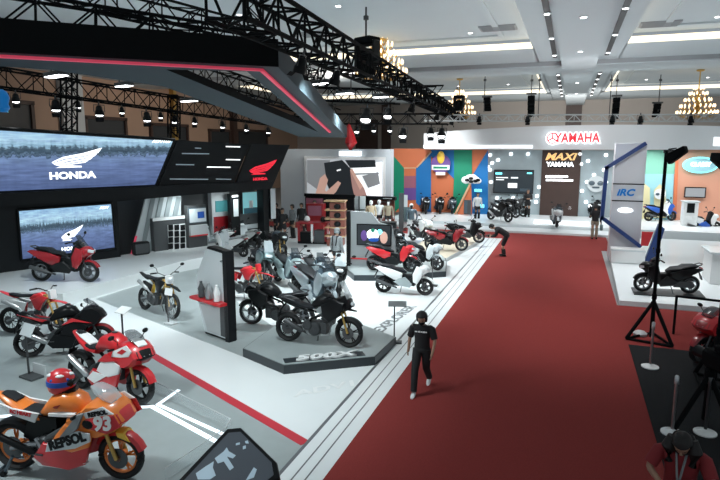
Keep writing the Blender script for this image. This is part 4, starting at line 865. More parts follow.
def dirt_bike(r_, f_, label, c, group=None, lean=6, street=False):
    t = root('dirt_motorcycle', label, 'motorcycle', r_, f_, group, lean); wb = 1.42
    wheel(t, 'rear_wheel', -wb / 2, .32, .062, c['rim'], thin=True, disc=.11); wheel(t, 'front_wheel', wb / 2, .345, .048, c['rim'], thin=True, disc=.12)
    fork(t, wb / 2, .345, .42, 1.02, c.get('fork', 'gold')); swingarm(t, -.2, -wb / 2, .42, .32, 'alloy'); engine(t, .0, .47)
    MB().tube([(.38, 0, .98), (.22, -.04, .66), (.16, -.08, .32), (-.2, -.1, .34), (-.24, -.08, .75)], .022, 7).tube([(.38, 0, .96), (-.02, 0, .88), (-.24, .06, .75), (-.62, .05, .90)], .02, 7).build('frame', M(c['frame']), t)
    MB().loft([(.34, .93, .07, .05), (.22, .98, .12, .09), (.05, .95, .12, .08), (-.08, .90, .08, .04)], 12).build('fuel_tank', M(c['body']), t)
    for s in (-1, 1):
        MB().plate([(.50, .96), (.28, 1.0), (.02, .88), (.12, .68), (.26, .64), (.34, .82)], .03, s * .13, .9).build('tank_shroud', M(c['body']), t)
        MB().plate([(-.12, .80), (-.5, .86), (-.62, .84), (-.48, .70), (-.2, .60)], .02, s * .13, .9).build('side_number_plate', M(c['plate']), t)
    MB().loft([(.14, 1.03, .07, .02), (-.1, .96, .10, .04), (-.4, .94, .10, .04), (-.66, .97, .08, .03), (-.72, .98, .04, .01)], 12).build('seat', M(c.get('seat', 'seat_black')), t)
    MB().loft([(.40, .86, .06, .012), (.55, .88, .08, .014), (.80, .86, .075, .012), (1.02, .79, .04, .008)], 10).build('front_fender', M(c['body']), t)
    MB().loft([(-.50, .89, .09, .014), (-.75, .95, .085, .014), (-1.0, 1.02, .05, .01)], 10).build('rear_fender', M(c['body']), t)
    MB().plate([(.56, .92), (.52, 1.14), (.44, 1.14), (.46, .92)], .10, mid=.6).build('front_number_plate', M(c.get('front', c['plate'])), t)
    if street: MB().ball((.57, 0, 1.02), .07, (.5, 1, 1), 10).build('headlight', M('lamp_off'), t)
    handlebar(t, .38, 1.12, .40, .07, street); exhaust(t, [(-.1, .5), (-.3, .66), (-.74, .82)], .05, c.get('pipe', 'steel')); stand(t)
    MB().cyl((-.28, 0, .5), (-.24, 0, .78), .04, n=10).build('shock_absorber', M(c.get('shock', 'red')), t)
    return t
def scooter(r_, f_, label, c, group=None, lean=5, k=1.0, big=True, cat='scooter', name='scooter'):
    t = root(name, label, cat, r_, f_, group, lean, k); wb = 1.31; rf = .27 if big else .28; tw = .058 if big else .045
    wheel(t, 'rear_wheel', -wb / 2, rf, tw + .008, c['rim'], 6, 0); wheel(t, 'front_wheel', wb / 2, rf, tw, c['rim'], 6, .11)
    fork(t, wb / 2, rf, .50, .66, 'dark_steel', sep=.085)
    MB().loft([(.34, .62, .06, .06), (.46, .70, .20, .20), (.58, .78, .21, .17), (.70, .82, .14, .12), (.80, .80, .05, .05)], 14).build('front_cowl', M(c['body']), t)
    MB().plate([(.44, 1.00), (.34, .96), (.24, .60), (.18, .32), (.34, .28), (.50, .52), (.60, .66)], .22, mid=.7, taper=.9).build('leg_shield', M(c['inner']), t)
    for s in (-1, 1):
        MB().plate([(.62, .84), (.42, .92), (.30, .66), (.32, .42), (.44, .36), (.58, .58)], .03, s * .205, .88).build('side_shield', M(c['body']), t)
        MB().slab([(.80, s * .03, .83), (.72, s * .15, .86), (.71, s * .16, .80), (.79, s * .04, .76)], (.015, 0, .01)).build('headlight', M('lamp_off'), t)
        MB().plate([(-.02, .66), (-.30, .76), (-.80, .84), (-.92, .80), (-.70, .66), (-.30, .46), (-.08, .42)], .035, s * .165, .88).build('body_panel', M(c['body']), t)
        MB().plate([(.30, .36), (.06, .56), (-.14, .50), (-.30, .40), (-.10, .28), (.22, .24)], .04, s * .19, .9).build('floor_panel', M(c['trim']), t)
    MB().plate([(.30, .62), (.10, .62), (-.10, .66), (-.20, .40), (.20, .30)], .10, mid=.7).build('centre_tunnel', M(c['inner']), t)
    MB().loft([(.06, .68, .07, .03), (-.08, .75, .15, .06), (-.30, .78, .17, .055), (-.40, .84, .17, .06), (-.68, .87, .14, .05), (-.80, .87, .07, .02)], 12).build('seat', M(c.get('seat', 'seat_black')), t)
    MB().plate([(-.02, .60), (-.60, .70), (-.84, .76), (-.66, .60), (-.30, .38), (-.1, .38)], .15, mid=.7).build('under_body', M('plastic_black'), t)
    MB().box((-.42, .12, .32), (.52, .12, .18)).lathe([(.02, -.03), (.11, -.03), (.11, .03), (.02, .03)], (-.62, .14, .30), axis='Y', n=14).build('engine', M('engine'), t)
    exhaust(t, [(-.2, .2), (-.36, .26), (-.84, .40)], .055, c.get('pipe', 'dark_grey'))
    MB().tube([(-.66, -.09, .86), (-.88, -.10, .93), (-.93, 0, .93), (-.88, .10, .93), (-.66, .09, .86)], .016, 6).build('grab_rail', M('dark_grey'), t)
    MB().box((-.90, 0, .80), (.05, .16, .05)).build('tail_light', M('deep_red'), t)
    MB().tube([(-.84, 0, .72), (-.95, 0, .50)], .02, 5).box((-.93, 0, .52), (.02, .16, .14), ry=.3).build('plate_bracket', M('black'), t)
    fender_arc(wb / 2, rf, rf + .035, 25, 165, .065).build('front_fender', M(c['body']), t)
    if big: MB().slab([(.56, -.16, .92), (.56, .16, .92), (.36, .11, 1.22), (.36, -.11, 1.22)], (.012, 0, .006)).build('windscreen', M('smoke'), t)
    MB().loft([(.28, 1.00, .10, .04), (.38, 1.04, .13, .06), (.50, .99, .08, .04)], 10).build('handlebar_cowl', M(c['inner']), t)
    handlebar(t, .36, 1.03, .33, .02); 
    MB().tube([(-.1, .10, .24), (-.16, .2, .02), (-.2, .2, .015)], .012, 6).build('side_stand', M('dark_steel'), t)
    return t
def along(f_, r_, wb):                                           # keep the front contact, put the rear one wheelbase away
    f_, r_ = Vector(f_), Vector(r_); return f_ + (r_ - f_).normalized() * wb, f_
RED = dict(upper='red', side='white', lower='red', nose='black', tail='red', tank='red', rim='black', fender='red')
# racing motorcycle, orange and white
def race_bike():
    r_, f_ = along(G(123, 478, .006), G(14, 467, .006), 1.42)
    t = sport_bike(r_, f_, 'orange white and red racing motorcycle with number 93 in the near left corner', dict(upper='orange', side='orange', lower='red', nose='red', tail='orange', tank='orange', rim='orange', fender='red', gold=1, pipe='black'), race=True, lean=0); t.scale = (1.13,) * 3; t.location = f_ + (t.location - f_) * 1.13
    F = lambda x, y, z, q=0: Matrix.Translation((x, y, z)) @ Matrix.Rotation(R(q), 4, 'Y') @ frame((0, 0, 0), (1, 0, 0), (0, 0, 1))
    MB().box((-.32, 0, .56), (.34, .20, .26), ry=.3).box((-.20, 0, .70), (.30, .22, .14)).build('rear_frame', M('black'), t)
    MB().tube([(.02, -.17, .34), (-.2, -.19, .40), (-.3, -.16, .52)], .03, 7).build('water_pipe', M('alloy'), t)
    for s in (-1, 1):
        MB().plate([(.50, .70), (.34, .72), (-.06, .55), (-.10, .42), (.30, .50), (.50, .60)], .014, s * .265, .98).build('white_band', M('pearl'), t)
        MB().plate([(.42, .30), (.10, .185), (-.26, .20), (-.34, .28), (-.20, .225), (.12, .22)], .02, s * .20, .98).build('white_belly_edge', M('white'), t)
        MB().plate([(.88, .80), (.80, .94), (.44, .86), (.40, .76), (.70, .70)], .012, s * .236, .95).build('red_number_panel', M('red'), t)
        MB().plate([(.80, .95), (.66, 1.03), (.40, .93), (.44, .865)], .012, s * .226, .95).build('white_nose_band', M('white'), t)
        MB().plate([(-.24, .84), (-.60, .88), (-.80, .95), (-.62, .80), (-.30, .72)], .014, s * .155, .95).build('white_tail_band', M('white'), t)
        MB().plate([(.44, .95), (.36, .93), (.10, .62), (.14, .58), (.34, .74)], .02, s * .262, .95).build('grey_air_duct', M('grey'), t)
        MB().ball((.47, s * .235, .80), .07, (1.2, .35, .9), 10).build('black_air_intake', M('black'), t)
    text('REPSOL', .16, 'black', 'lettering', t, F(.20, -.285, .585, -19), .004, .008, .12, .95)
    text('93', .235, 'white', 'number', t, F(.655, -.256, .825, -6), .004, .010, .15, 1.0)
    text('REPSOL', .075, 'black', 'lettering', t, F(.60, -.243, .945, -14), .003, .004)
    text('RC HEART', .062, 'red', 'lettering', t, F(-.47, -.176, .835, 6), .003, .003)
    MB().loft([(-.10, .84, .178, .05), (.1, .86, .203, .055), (.26, .86, .185, .05)], 12).build('white_tank_base', M('white'), t)
    wg = MB()
    for f in wing_polys(): wg.slab([(.04 + x * .10, -.196, .965 + z * .1) for x, z in f], (0, .01, 0))
    wg.build('wing_emblem', M('deep_red'), t)
    MB().plate([(.90, .52), (.80, .64), (.70, .645), (.72, .58)], .085, 0).build('fender_tip', M('yellow'), t)
    s = thing('paddock_stand', 'blue grey paddock stand under the rear wheel of the orange racing motorcycle', 'stand', t.location, t.rotation_euler.z)
    MB().tube([(-.72, -.2, .30), (-.86, -.22, .03), (-1.0, -.22, .03), (-1.0, .22, .03), (-.86, .22, .03), (-.72, .2, .30)], .022, 7).build('tube_frame', M('slate'), s)
    for q in (-1, 1): MB().cyl((-.86, q * .26, .04), (-.86, q * .2, .04), .04, n=10).build('castor', M('black'), s)
    h = thing('racing_helmet', 'red blue and white racing helmet resting on the tank of the orange motorcycle', 'helmet', t.matrix_basis @ Vector((-.02, 0, 1.075)), t.rotation_euler.z + R(10))
    h.scale = (1.18,) * 3
    MB().lathe([(.10, 0), (.125, .03), (.135, .10), (.13, .17), (.10, .23), (.05, .265), (.005, .275)], n=20).move(Matrix.Diagonal((1.18, 1, 1, 1))).build('shell', M('red'), h)
    MB().lathe([(.140, .09), (.142, .12), (.139, .15)], n=20).move(Matrix.Diagonal((1.16, 1, 1, 1))).build('blue_band', M('blue'), h)
    MB().box((.13, 0, .125), (.09, .2, .085)).build('visor', M('black'), h, bevel=.03)
    MB().loft([(.02, .03, .125, .03), (.12, .03, .11, .035), (.175, .03, .05, .03)], 10).build('chin_bar', M('black'), h)
    for i in range(5):
        a = i * 1.25; MB().ball((.10 * math.cos(a), .085 * math.sin(a), .215), .045, (1.2, .8, .5), 8).build('white_flash', M('white'), h)
        MB().ball((.125 * math.cos(a + .6), .108 * math.sin(a + .6), .165), .035, (1.1, .7, .8), 8).build('blue_flash', M('blue'), h)
race_bike()
r_, f_ = along(G(138, 403, .006), G(66, 383, .006), 1.42)
t = sport_bike(r_, f_, 'red and white sport motorcycle with black air scoop behind the racing helmet', dict(RED, gold=1)); t.scale = (1.08,) * 3
for s in (-1, 1):
    MB().plate([(.46, .74), (.2, .82), (.0, .66), (.2, .68)], .012, s * .262, .95).build('red_flash', M('red'), t)
    MB().plate([(.76, .93), (.64, 1.02), (.34, .88), (.30, .78), (.52, .80), (.70, .84)], .012, s * .234, .95).build('white_flash', M('white'), t); MB().plate([(.66, .93), (.56, .95), (.44, .87), (.56, .86)], .012, s * .244, .95).build('red_flash', M('red'), t)
    MB().plate([(.20, .44), (-.14, .46), (-.28, .32), (-.10, .26)], .012, s * .236, .95).build('white_flash', M('white'), t)
MB().loft([(.76, .985, .10, .012), (.66, 1.055, .11, .012), (.56, 1.075, .08, .012)], 10).build('white_nose_top', M('white'), t)
MB().loft([(-.40, .842, .10, .02), (-.62, .945, .11, .02), (-.78, 1.0, .08, .012)], 10).build('white_tail_top', M('white'), t)
r_, f_ = along(G(101, 351, .006), G(44, 356, .006), 1.42)
t = sport_bike(r_, f_, 'black sport motorcycle with thin red stripes behind the red sport motorcycle', dict(upper='black', side='black', lower='black', nose='black', tail='black', tank='black', rim='black', fender='deep_red'))
for s in (-1, 1): MB().plate([(.60, .70), (.20, .84), (.0, .70), (.24, .76)], .010, s * .262, .95).build('red_stripe', M('red'), t); MB().plate([(-.30, .82), (-.80, .95), (-.86, .97), (-.40, .78)], .010, s * .155, .95).build('red_stripe', M('red'), t)
r_, f_ = along(G(60, 337, .006), G(3, 332, .006), 1.42)
dirt_bike(r_, f_, 'red dirt motorcycle with gold fork at the left edge below the stage', dict(body='red', plate='white', frame='alloy', rim='black'))
r_, f_ = along(G(86, 282, .405), G(36, 281, .405), 1.31)
scooter(r_, f_, 'glossy red scooter parked on the white stage before the lower screen', dict(body='stage_red', inner='plastic_black', trim='plastic_black', rim='alloy'), k=1.18)
r_, f_ = along(G(172, 319, .012), G(144, 309, .012), 1.42)
dirt_bike(r_, f_, 'black dirt motorcycle with gold frame and fork standing behind the clear info stand', dict(body='plastic_black', plate='plastic_black', front='white', frame='gold', rim='black', shock='yellow'), street=True)
r_, f_ = along(G(264, 303, .012), G(236, 300, .012), 1.42)
dirt_bike(r_, f_, 'red dirt motorcycle half hidden behind the black display tower', dict(body='red', plate='red', frame='deep_red', rim='black'))
r_, f_ = along(G(252, 324, .012), G(308, 329, .012), 1.42)
adventure_bike(r_, f_, 'dark grey naked motorcycle parked left of the platform behind the black adventure motorcycle', dict(tank='black', shroud='plastic_black', tail='black', rim='alloy', fork='dark_steel'), naked=True, screen=False, beak=False)
r_, f_ = along(G(348.5, 347.5, .206), G(290, 341, .206), 1.43)
adventure_bike(r_, f_, 'black adventure motorcycle with clear screen standing on the dark angular platform', dict(tank='black', shroud='black', tail='plastic_black', rim='black', pipe='dark_steel'))
MIX = [
    ((290, 297, 340, 318), 'sco', 'large silver maxi scooter parked behind the black adventure motorcycle', dict(body='silver', inner='slate', trim='silver', rim='black'), dict(k=1.22)),
    ((247, 274, 272, 287), 'adv', 'slate blue tall adventure motorcycle behind the red dirt motorcycle', dict(tank='slate', shroud='teal_grey', tail='dark_grey', rim='black', fork='dark_steel'), dict(boxes=False)),
    ((274, 280, 300, 292), 'sco', 'pale mint grey scooter parked right of the slate blue adventure motorcycle', dict(body='mint_grey', inner='slate', trim='mint_grey', rim='black'), dict(k=1.08)),
    ((330, 288, 338, 305), 'adv', 'black motorcycle seen from behind near the person in grey', dict(tank='black', shroud='plastic_black', tail='black', rim='black', fork='dark_steel'), dict()),
    ((304, 283, 322, 293), 'sco', 'grey scooter among the motorcycles left of the person in grey', dict(body='silver', inner='slate', trim='dark_grey', rim='black'), dict()),
    ((226, 249, 206, 249), 'sco', 'white scooter behind the top of the display tower', dict(body='white', inner='pearl', trim='pearl', rim='black', seat='light_grey'), dict()),
    ((243, 257, 222, 254), 'sco', 'second white scooter facing the wall left of the slate blue motorcycle', dict(body='white', inner='pearl', trim='white', rim='black', seat='light_grey'), dict()),
    ((258, 250, 240, 246), 'sco', 'third white scooter nearest the booth column', dict(body='white', inner='pearl', trim='pearl', rim='black', seat='light_grey'), dict()),
    ((268, 256, 280, 260), 'nak', 'small dark motorcycle behind the slate blue adventure motorcycle', dict(tank='slate', shroud='plastic_black', tail='black', rim='black'), dict(naked=True, screen=False, beak=False)),
    ((383.5, 292.5, 424.5, 295.5), 'sco', 'white scooter with grey floor panel parked in front of the dark display platform', dict(body='white', inner='plastic_black', trim='stripe_grey', rim='black'), dict()),
    ((372, 270, 412, 272), 'sco2', 'red scooter with black seat on the dark display platform', dict(body='red', inner='plastic_black', trim='plastic_black', rim='black'), dict()),
    ((409, 266, 434, 270), 'sco2', 'white and black scooter right of the red scooter on the platform', dict(body='pearl', inner='black', trim='plastic_black', rim='black'), dict()),
    ((389, 252, 396, 257), 'nak', 'black motorcycle seen from the front behind the display platform', dict(tank='black', shroud='black', tail='black', rim='black', fork='dark_steel'), dict(naked=True, screen=False, beak=False)),
    ((412, 240, 428, 245), 'nak', 'white and black motorcycle beside the figure in riding gear', dict(tank='white', shroud='white', tail='black', rim='black', fork='dark_steel'), dict(naked=True, screen=False, beak=False)),
]
for (px, kd, lb, c, kw) in MIX:
    z = .21 if kd == 'sco2' else .006
    a, b_ = G(px[0], px[1], z), G(px[2], px[3], z); wb = 1.31 if kd.startswith('sco') else 1.43
    m_ = (a + b_) / 2; d = (b_ - a).normalized() * wb / 2
    if px[0] > 380 and kd == 'sco' : pass
    (scooter if kd.startswith('sco') else adventure_bike)(m_ - d, m_ + d, lb, c, **kw)
for (px, lb, c) in (((430, 249.5, 462, 251), 'red and black underbone motorcycle on the wooden platform', dict(body='deep_red', inner='black', trim='plastic_black', rim='alloy', seat='black')), ((452, 243, 477, 243), 'dark underbone motorcycle behind the red and black one on the wooden platform', dict(body='black', inner='plastic_black', trim='dark_grey', rim='alloy'))):
    a, b_ = G(px[0], px[1], .16), G(px[2], px[3], .16); m_ = (a + b_) / 2; d = (b_ - a).normalized() * .62
    scooter(m_ - d, m_ + d, lb, c, big=False, name='underbone_motorcycle', cat='motorcycle', k=1.0)
t = None
r_, f_ = along(Vector((2.30, 19.12, .17)), Vector((3.5, 19.32, .17)), 1.27)
scooter(r_, f_, 'black scooter in profile on the low white platform behind the light stand', dict(body='black', inner='plastic_black', trim='plastic_black', rim='alloy'), big=False, k=1.0)
# far stage motorcycles
for (x, y, dx, lb, c, kd) in ((424, 213, -1.0, 'leftmost dark scooter before the coloured wall', dict(body='black', inner='black', trim='black', rim='black', seat='white'), 's'), (438, 213, -1.0, 'middle dark scooter before the coloured wall', dict(body='black', inner='black', trim='black', rim='black', seat='white'), 's'), (450, 213, -1.0, 'rightmost dark scooter before the coloured wall', dict(body='slate', inner='black', trim='black', rim='black'), 's'),
        (499, 221, -.6, 'black motorcycle on the white stage under the presentation screen', dict(tank='black', shroud='black', tail='black', rim='black'), 'n'), (505, 217, -.4, 'second black motorcycle behind the first under the presentation screen', dict(tank='black', shroud='black', tail='black', rim='black'), 'n'), (512, 216, -.3, 'grey motorcycle left of the person under the presentation screen', dict(tank='silver', shroud='dark_grey', tail='black', rim='black'), 'n'),
        (555, 226, -1.2, 'white and blue scooter facing the aisle before the brown wall panel', dict(body='pearl', inner='slate', trim='black', rim='black'), 's'), (592, 217, -.9, 'dark scooter on the white stage beside the standing visitor', dict(body='black', inner='black', trim='black', rim='black'), 's')):
    p = G(x, y, .28 if x != 555 else .34); d = Vector((math.cos(dx * 1.2), math.sin(dx * 1.2), 0)) * .68
    if kd == 's': scooter(p - d, p + d, lb, c, big=(x == 555))
    else: adventure_bike(p - d, p + d, lb, dict(c, fork='dark_steel'), naked=True, screen=False, beak=False, group='motorcycles under the presentation screen')
for (x, y, a, lb, c, big) in ((660, 221, .4, 'blue and white scooter on the right stage under the aqua arch', dict(body='blue', inner='white', trim='black', rim='black'), True), (647, 212, -.5, 'dark red scooter in front of the cream arch at the right booth', dict(body='brown_red', inner='black', trim='black', rim='black'), False), (702, 232, .3, 'white and blue motorcycle at the right booth below the dark monitor', dict(body='white', inner='black', trim='blue', rim='black'), False), (696, 213, 2.4, 'white scooter behind the counter at the right booth', dict(body='white', inner='dark_grey', trim='pearl', rim='black'), True), (718, 216, .2, 'white scooter at the right edge on the right stage', dict(body='pearl', inner='black', trim='white', rim='black'), True)):
    z = .45 if y < 226 else .145
    p = G(x, y, z); d = Vector((math.cos(a), math.sin(a), 0)) * .64; scooter(p - d, p + d, lb, c, big=big)
f_ = Vector((2.78, 13.5, .02)); r_ = f_ + Vector((.9, .9, 0)).normalized() * 1.42
sport_bike(r_, f_, 'dark red sport motorcycle on the black mat cut by the right edge', dict(upper='red', side='black', lower='black', nose='deep_red', tail='red', tank='red', rim='black', fender='deep_red'))
# platforms under motorcycles and display boards
t = thing('display_platform', 'dark grey angular platform with pale top under the black adventure motorcycle', 'platform', G(320, 350))
o = t.location.copy(); hexp = [G(243, 357), G(284, 374.5), G(375, 365.5), G(396, 345), G(357, 330), G(276, 332)]
P = [(p.x - o.x, p.y - o.y) for p in hexp]
MB().prism(P, 0, .19).build('base', M('platform_side'), t); MB().prism([(x * .985, y * .985) for x, y in P], .19, .2).build('top', M('booth_grey'), t)
d = (hexp[2] - hexp[1]).normalized(); nn = Vector((-d.y, d.x, 0)); pc = hexp[1].lerp(hexp[2], .46) + nn * .22
MB().slab([pc - o + d * a + nn * b + Vector((0, 0, .202)) for a, b in ((-.85, -.13), (.85, -.13), (.85, .13), (-.85, .13))], (0, 0, .006)).build('name_plate', M('platform_side'), t)
text('500X', .34, 'white', 'lettering', t, frame(pc - o + Vector((0, 0, .225)), d, nn), .02, .014, .2, 1.65)
def floor_text(body, px, yw, dirv, size, m, z=.008, **k):
    p = G(px, yw, z); dv = Vector(dirv).normalized(); nv = Vector((-dv.y, dv.x, 0))
    o = text(body, size, m, 'floor_lettering', None, frame(p, dv, nv), .001, **k); return o
o = floor_text('EXPLORER', 396, 318, G(411, 309) - G(377, 334), .42, 'line_grey', bold=.012, sx=1.3); tag(o, 'grey word lettered on the white floor beside the dark platform', 'floor lettering')
o = floor_text('ADV160', 338, 386, G(365, 381) - G(312, 391), .34, 'glow_white', bold=.01, sx=1.5, shear=.2); o.data.materials[0] = M('white'); tag(o, 'faint white word lettered on the glossy floor in front of the dark platform', 'floor lettering')
t = thing('display_platform', 'dark low platform under the red scooter with an upright grey board', 'platform', G(400, 272))
o = t.location.copy(); P = [(p.x - o.x, p.y - o.y) for p in (G(347, 275), G(354, 281), G(390, 281), G(446, 277), G(447, 266), G(395, 256), G(347, 262))]
MB().prism(P, 0, .2).build('base', M('platform_side'), t); MB().prism([(x * .98, y * .98) for x, y in P], .2, .206).build('top', M('booth_grey'), t)
bp = G(348, 265.5, .2); d = Vector((1, .12, 0)).normalized()
tb = thing('display_board', 'black framed grey upright board with a colourful screen on the dark platform', 'display board', bp, math.atan2(d.y, d.x))
MB().slab([(0, 0, 0), (1.75, 0, 0), (1.75, 0, .95), (1.62, 0, 1.5), (1.15, 0, 1.62), (.85, 0, 1.98), (0, 0, 2.02)], (0, .18, 0)).build('board', M('grey'), tb); MB().box((.04, .02, 1.0), (.14, .26, 2.05)).build('black_edge', M('black'), tb); MB().box((.9, -.01, .28), (1.6, .04, .05)).build('red_strip', M('red'), tb)
MB().box((.98, -.03, 1.18), (1.28, .06, .78)).build('screen_bezel', M('black'), tb); m_ = MB().box((.98, -.065, 1.18), (1.2, .02, .70)).build('screen', M('photo_black'), tb)
for (x, z, w, h, mm) in ((.95, 1.2, .5, .4, 'photo_white'), (.95, 1.32, .2, .2, 'wall_green'), (.62, 1.15, .25, .4, 'wall_purple'), (1.35, 1.1, .3, .45, 'photo_skin'), (.98, 1.02, .4, .18, 'blue'), (1.2, 1.3, .2, .2, 'cyan_glow')): MB().ball((x, -.08, z), .5, (w, .02, h), 10).build('screen_shape', M(mm), tb)
mat('pale_wood', (.52, .46, .36), .5, noise=.08, nscale=6)
t = thing('wooden_platform', 'pale wooden platform under the underbone motorcycles', 'platform', G(455, 250)); o = t.location.copy()
P = [(p.x - o.x, p.y - o.y) for p in (G(410, 254), G(446, 262), G(482, 242), G(470, 236), G(428, 240))]
MB().prism(P, 0, .15).build('base', M('light_grey'), t); MB().prism(P, .15, .16).build('top', M('pale_wood'), t)
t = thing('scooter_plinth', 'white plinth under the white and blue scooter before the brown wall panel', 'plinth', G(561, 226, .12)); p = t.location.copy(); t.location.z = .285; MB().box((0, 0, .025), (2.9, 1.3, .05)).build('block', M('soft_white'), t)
# small information stands
def info_stand(px, py, h, label, pw=.38, ph=.28, m='pearl', base=.3, tilt=35, z=.01, rz=None, clear=False):
    t = thing('info_stand', label, 'information stand', G(px, py, z), WRZ - R(75) if rz is None else rz)
    MB().box((0, 0, .02), (base, base * .75, .04)).build('base', M('dark_grey' if not clear else 'light_grey'), t); MB().box((-base * .3, 0, h / 2), (.03, .03, h)).build('post', M('dark_steel'), t)
    MB().box((0, 0, 0), (pw, .015, ph)).move(Matrix.Translation((0, -.02, h)) @ Matrix.Rotation(-R(90 - tilt), 4, 'X')).build('panel', M(m), t)
    if clear: MB().box((.05, -.02, h * .42), (pw * .8, .012, h * .8)).build('clear_sheet', M('clear'), t)
    return t
t = info_stand(33, 377, .98, 'grey information stand with pale tilted panel beside the red sport motorcycle', .36, .25, 'pearl', .42, 60)
MB().box((.04, .12, .12), (.4, .04, .24)).build('base_box', M('light_grey'), t)
info_stand(126, 342, .78, 'slim information stand with clear white panel by the red floor line', .34, .24, 'white', .3, 25)
info_stand(171, 324, .86, 'clear information stand with a white card in front of the black dirt motorcycle', .26, .18, 'white', .3, 75, clear=True)
info_stand(397, 343, .95, 'slim dark information stand with flat striped panel at the platform corner', .42, .26, 'grey', .22, 12, rz=R(15))
info_stand(434, 286, 1.0, 'slim clear information stand beside the white scooter', .3, .2, 'clear', .22, 30, rz=0)
# tilted dark information panel in the foreground
t = thing('tilted_display', 'large black tilted display with a grey blue map picture at the bottom edge', 'display', G(232, 490, .0))
c3 = [(227, 428, 1.02), (241, 428, 1.02), (277, 462, .92), (279, 474, .90), (232, 520, .62), (172, 486, .72)]
o = t.location.copy(); top = [G(x, y, z) for x, y, z in c3]
pn = (top[2] - top[0]).cross(top[5] - top[0]).normalized(); pn = pn if pn.z > 0 else -pn
ctr = sum(top, Vector()) / 6; top = [p - pn * (p - ctr).dot(pn) for p in top]
MB().slab([p - o for p in top], -pn * .08).build('casing', M('black'), t, bevel=.012)
mat('map_dark', (.045, .055, .068), .35, emit=.5); mat('map_pale', (.30, .40, .47), .4, emit=.5)
inner = [ctr + (p - ctr) * .86 for p in top]; MB().slab([p - o for p in inner], pn * .006).build('screen', M('map_dark'), t)
def tri(x, y):
    d = ray(x, y); return EYE + d * ((ctr - EYE).dot(pn) / d.dot(pn)) + pn * .008 - o
for pts in ([(215, 459), (224, 452), (227, 448), (229, 452), (236, 456), (233, 459), (227, 457), (234, 468), (230, 471), (224, 462), (218, 464)], [(196, 474), (206, 467), (214, 462), (213, 468), (216, 476), (210, 480), (198, 480)], [(249, 476), (254, 468), (257, 470), (254, 478), (246, 481)], [(243, 447), (246, 446), (246, 449), (243, 450)], [(236, 444), (240, 443), (240, 445), (236, 446)], [(245, 442), (248, 441), (249, 444), (246, 444)]):
    MB().slab([tri(x, y) for x, y in pts], pn * .004).build('map_shape', M('map_pale'), t)
lg = MB(); lg.cyl((.05, .15, 0), ctr - o - pn * .08, .05, n=10).box((.05, .15, .02), (.5, .5, .04)); lg.build('pedestal', M('black'), t)
# low clear fence around the racing motorcycle
t = thing('glass_fence', 'low clear glass fence around the floor beside the orange racing motorcycle', 'fence', G(190, 410)); o = t.location.copy()
fp = [G(150, 397), G(152, 390), G(231, 430), G(226, 440), G(165, 482)]
for a, b_ in zip(fp, fp[1:]):
    MB().slab([a - o, b_ - o, b_ - o + Vector((0, 0, .2)), a - o + Vector((0, 0, .2))], (.008, .004, 0)).build('glass_pane', M('clear'), t); MB().cyl(a - o + Vector((0, 0, .2)), b_ - o + Vector((0, 0, .2)), .008, n=6).build('edge_rail', M('light_grey'), t)
# ---------------------------------------------------------------- people
def skin_mesh(chains, radii, sub=1):
    """chains: lists of joint names sharing joints; radii: name -> (point, radius)"""
    me = bpy.data.meshes.new('tmp'); bm = bmesh.new(); sk = bm.verts.layers.skin.verify(); vs = {}
    for nm, (p, r) in radii.items():
        v = bm.verts.new(p); v[sk].radius = (r, r) if not isinstance(r, tuple) else r; vs[nm] = v
    vs[next(iter(radii))][sk].use_root = True
    for ch in chains:
        for a, b in zip(ch, ch[1:]): bm.edges.new((vs[a], vs[b]))
    bm.to_mesh(me); bm.free(); o = bpy.data.objects.new('tmp', me); COL.objects.link(o)
    m = o.modifiers.new('s', 'SKIN'); m.use_smooth_shade = True; m.branch_smoothing = .6
    q = o.modifiers.new('u', 'SUBSURF'); q.levels = sub; q.render_levels = sub
    dg = bpy.context.evaluated_depsgraph_get(); dg.update(); out = bpy.data.meshes.new_from_object(o.evaluated_get(dg)); bpy.data.objects.remove(o); bpy.data.meshes.remove(me); return out
STAND = dict(pelvis=(0, 0, .93), spine=(0, 0, 1.12), chest=(.01, 0, 1.30), neck=(0, 0, 1.44), head=(.02, 0, 1.56),
    lsh=(0, .18, 1.37), lel=(-.03, .25, 1.09), lwr=(.05, .27, .85), rsh=(0, -.18, 1.37), rel=(-.03, -.25, 1.09), rwr=(.05, -.27, .85),
    lhip=(0, .09, .88), lkn=(.02, .10, .49), lan=(-.02, .10, .09), rhip=(0, -.09, .88), rkn=(.02, -.10, .49), ran=(-.02, -.10, .09))
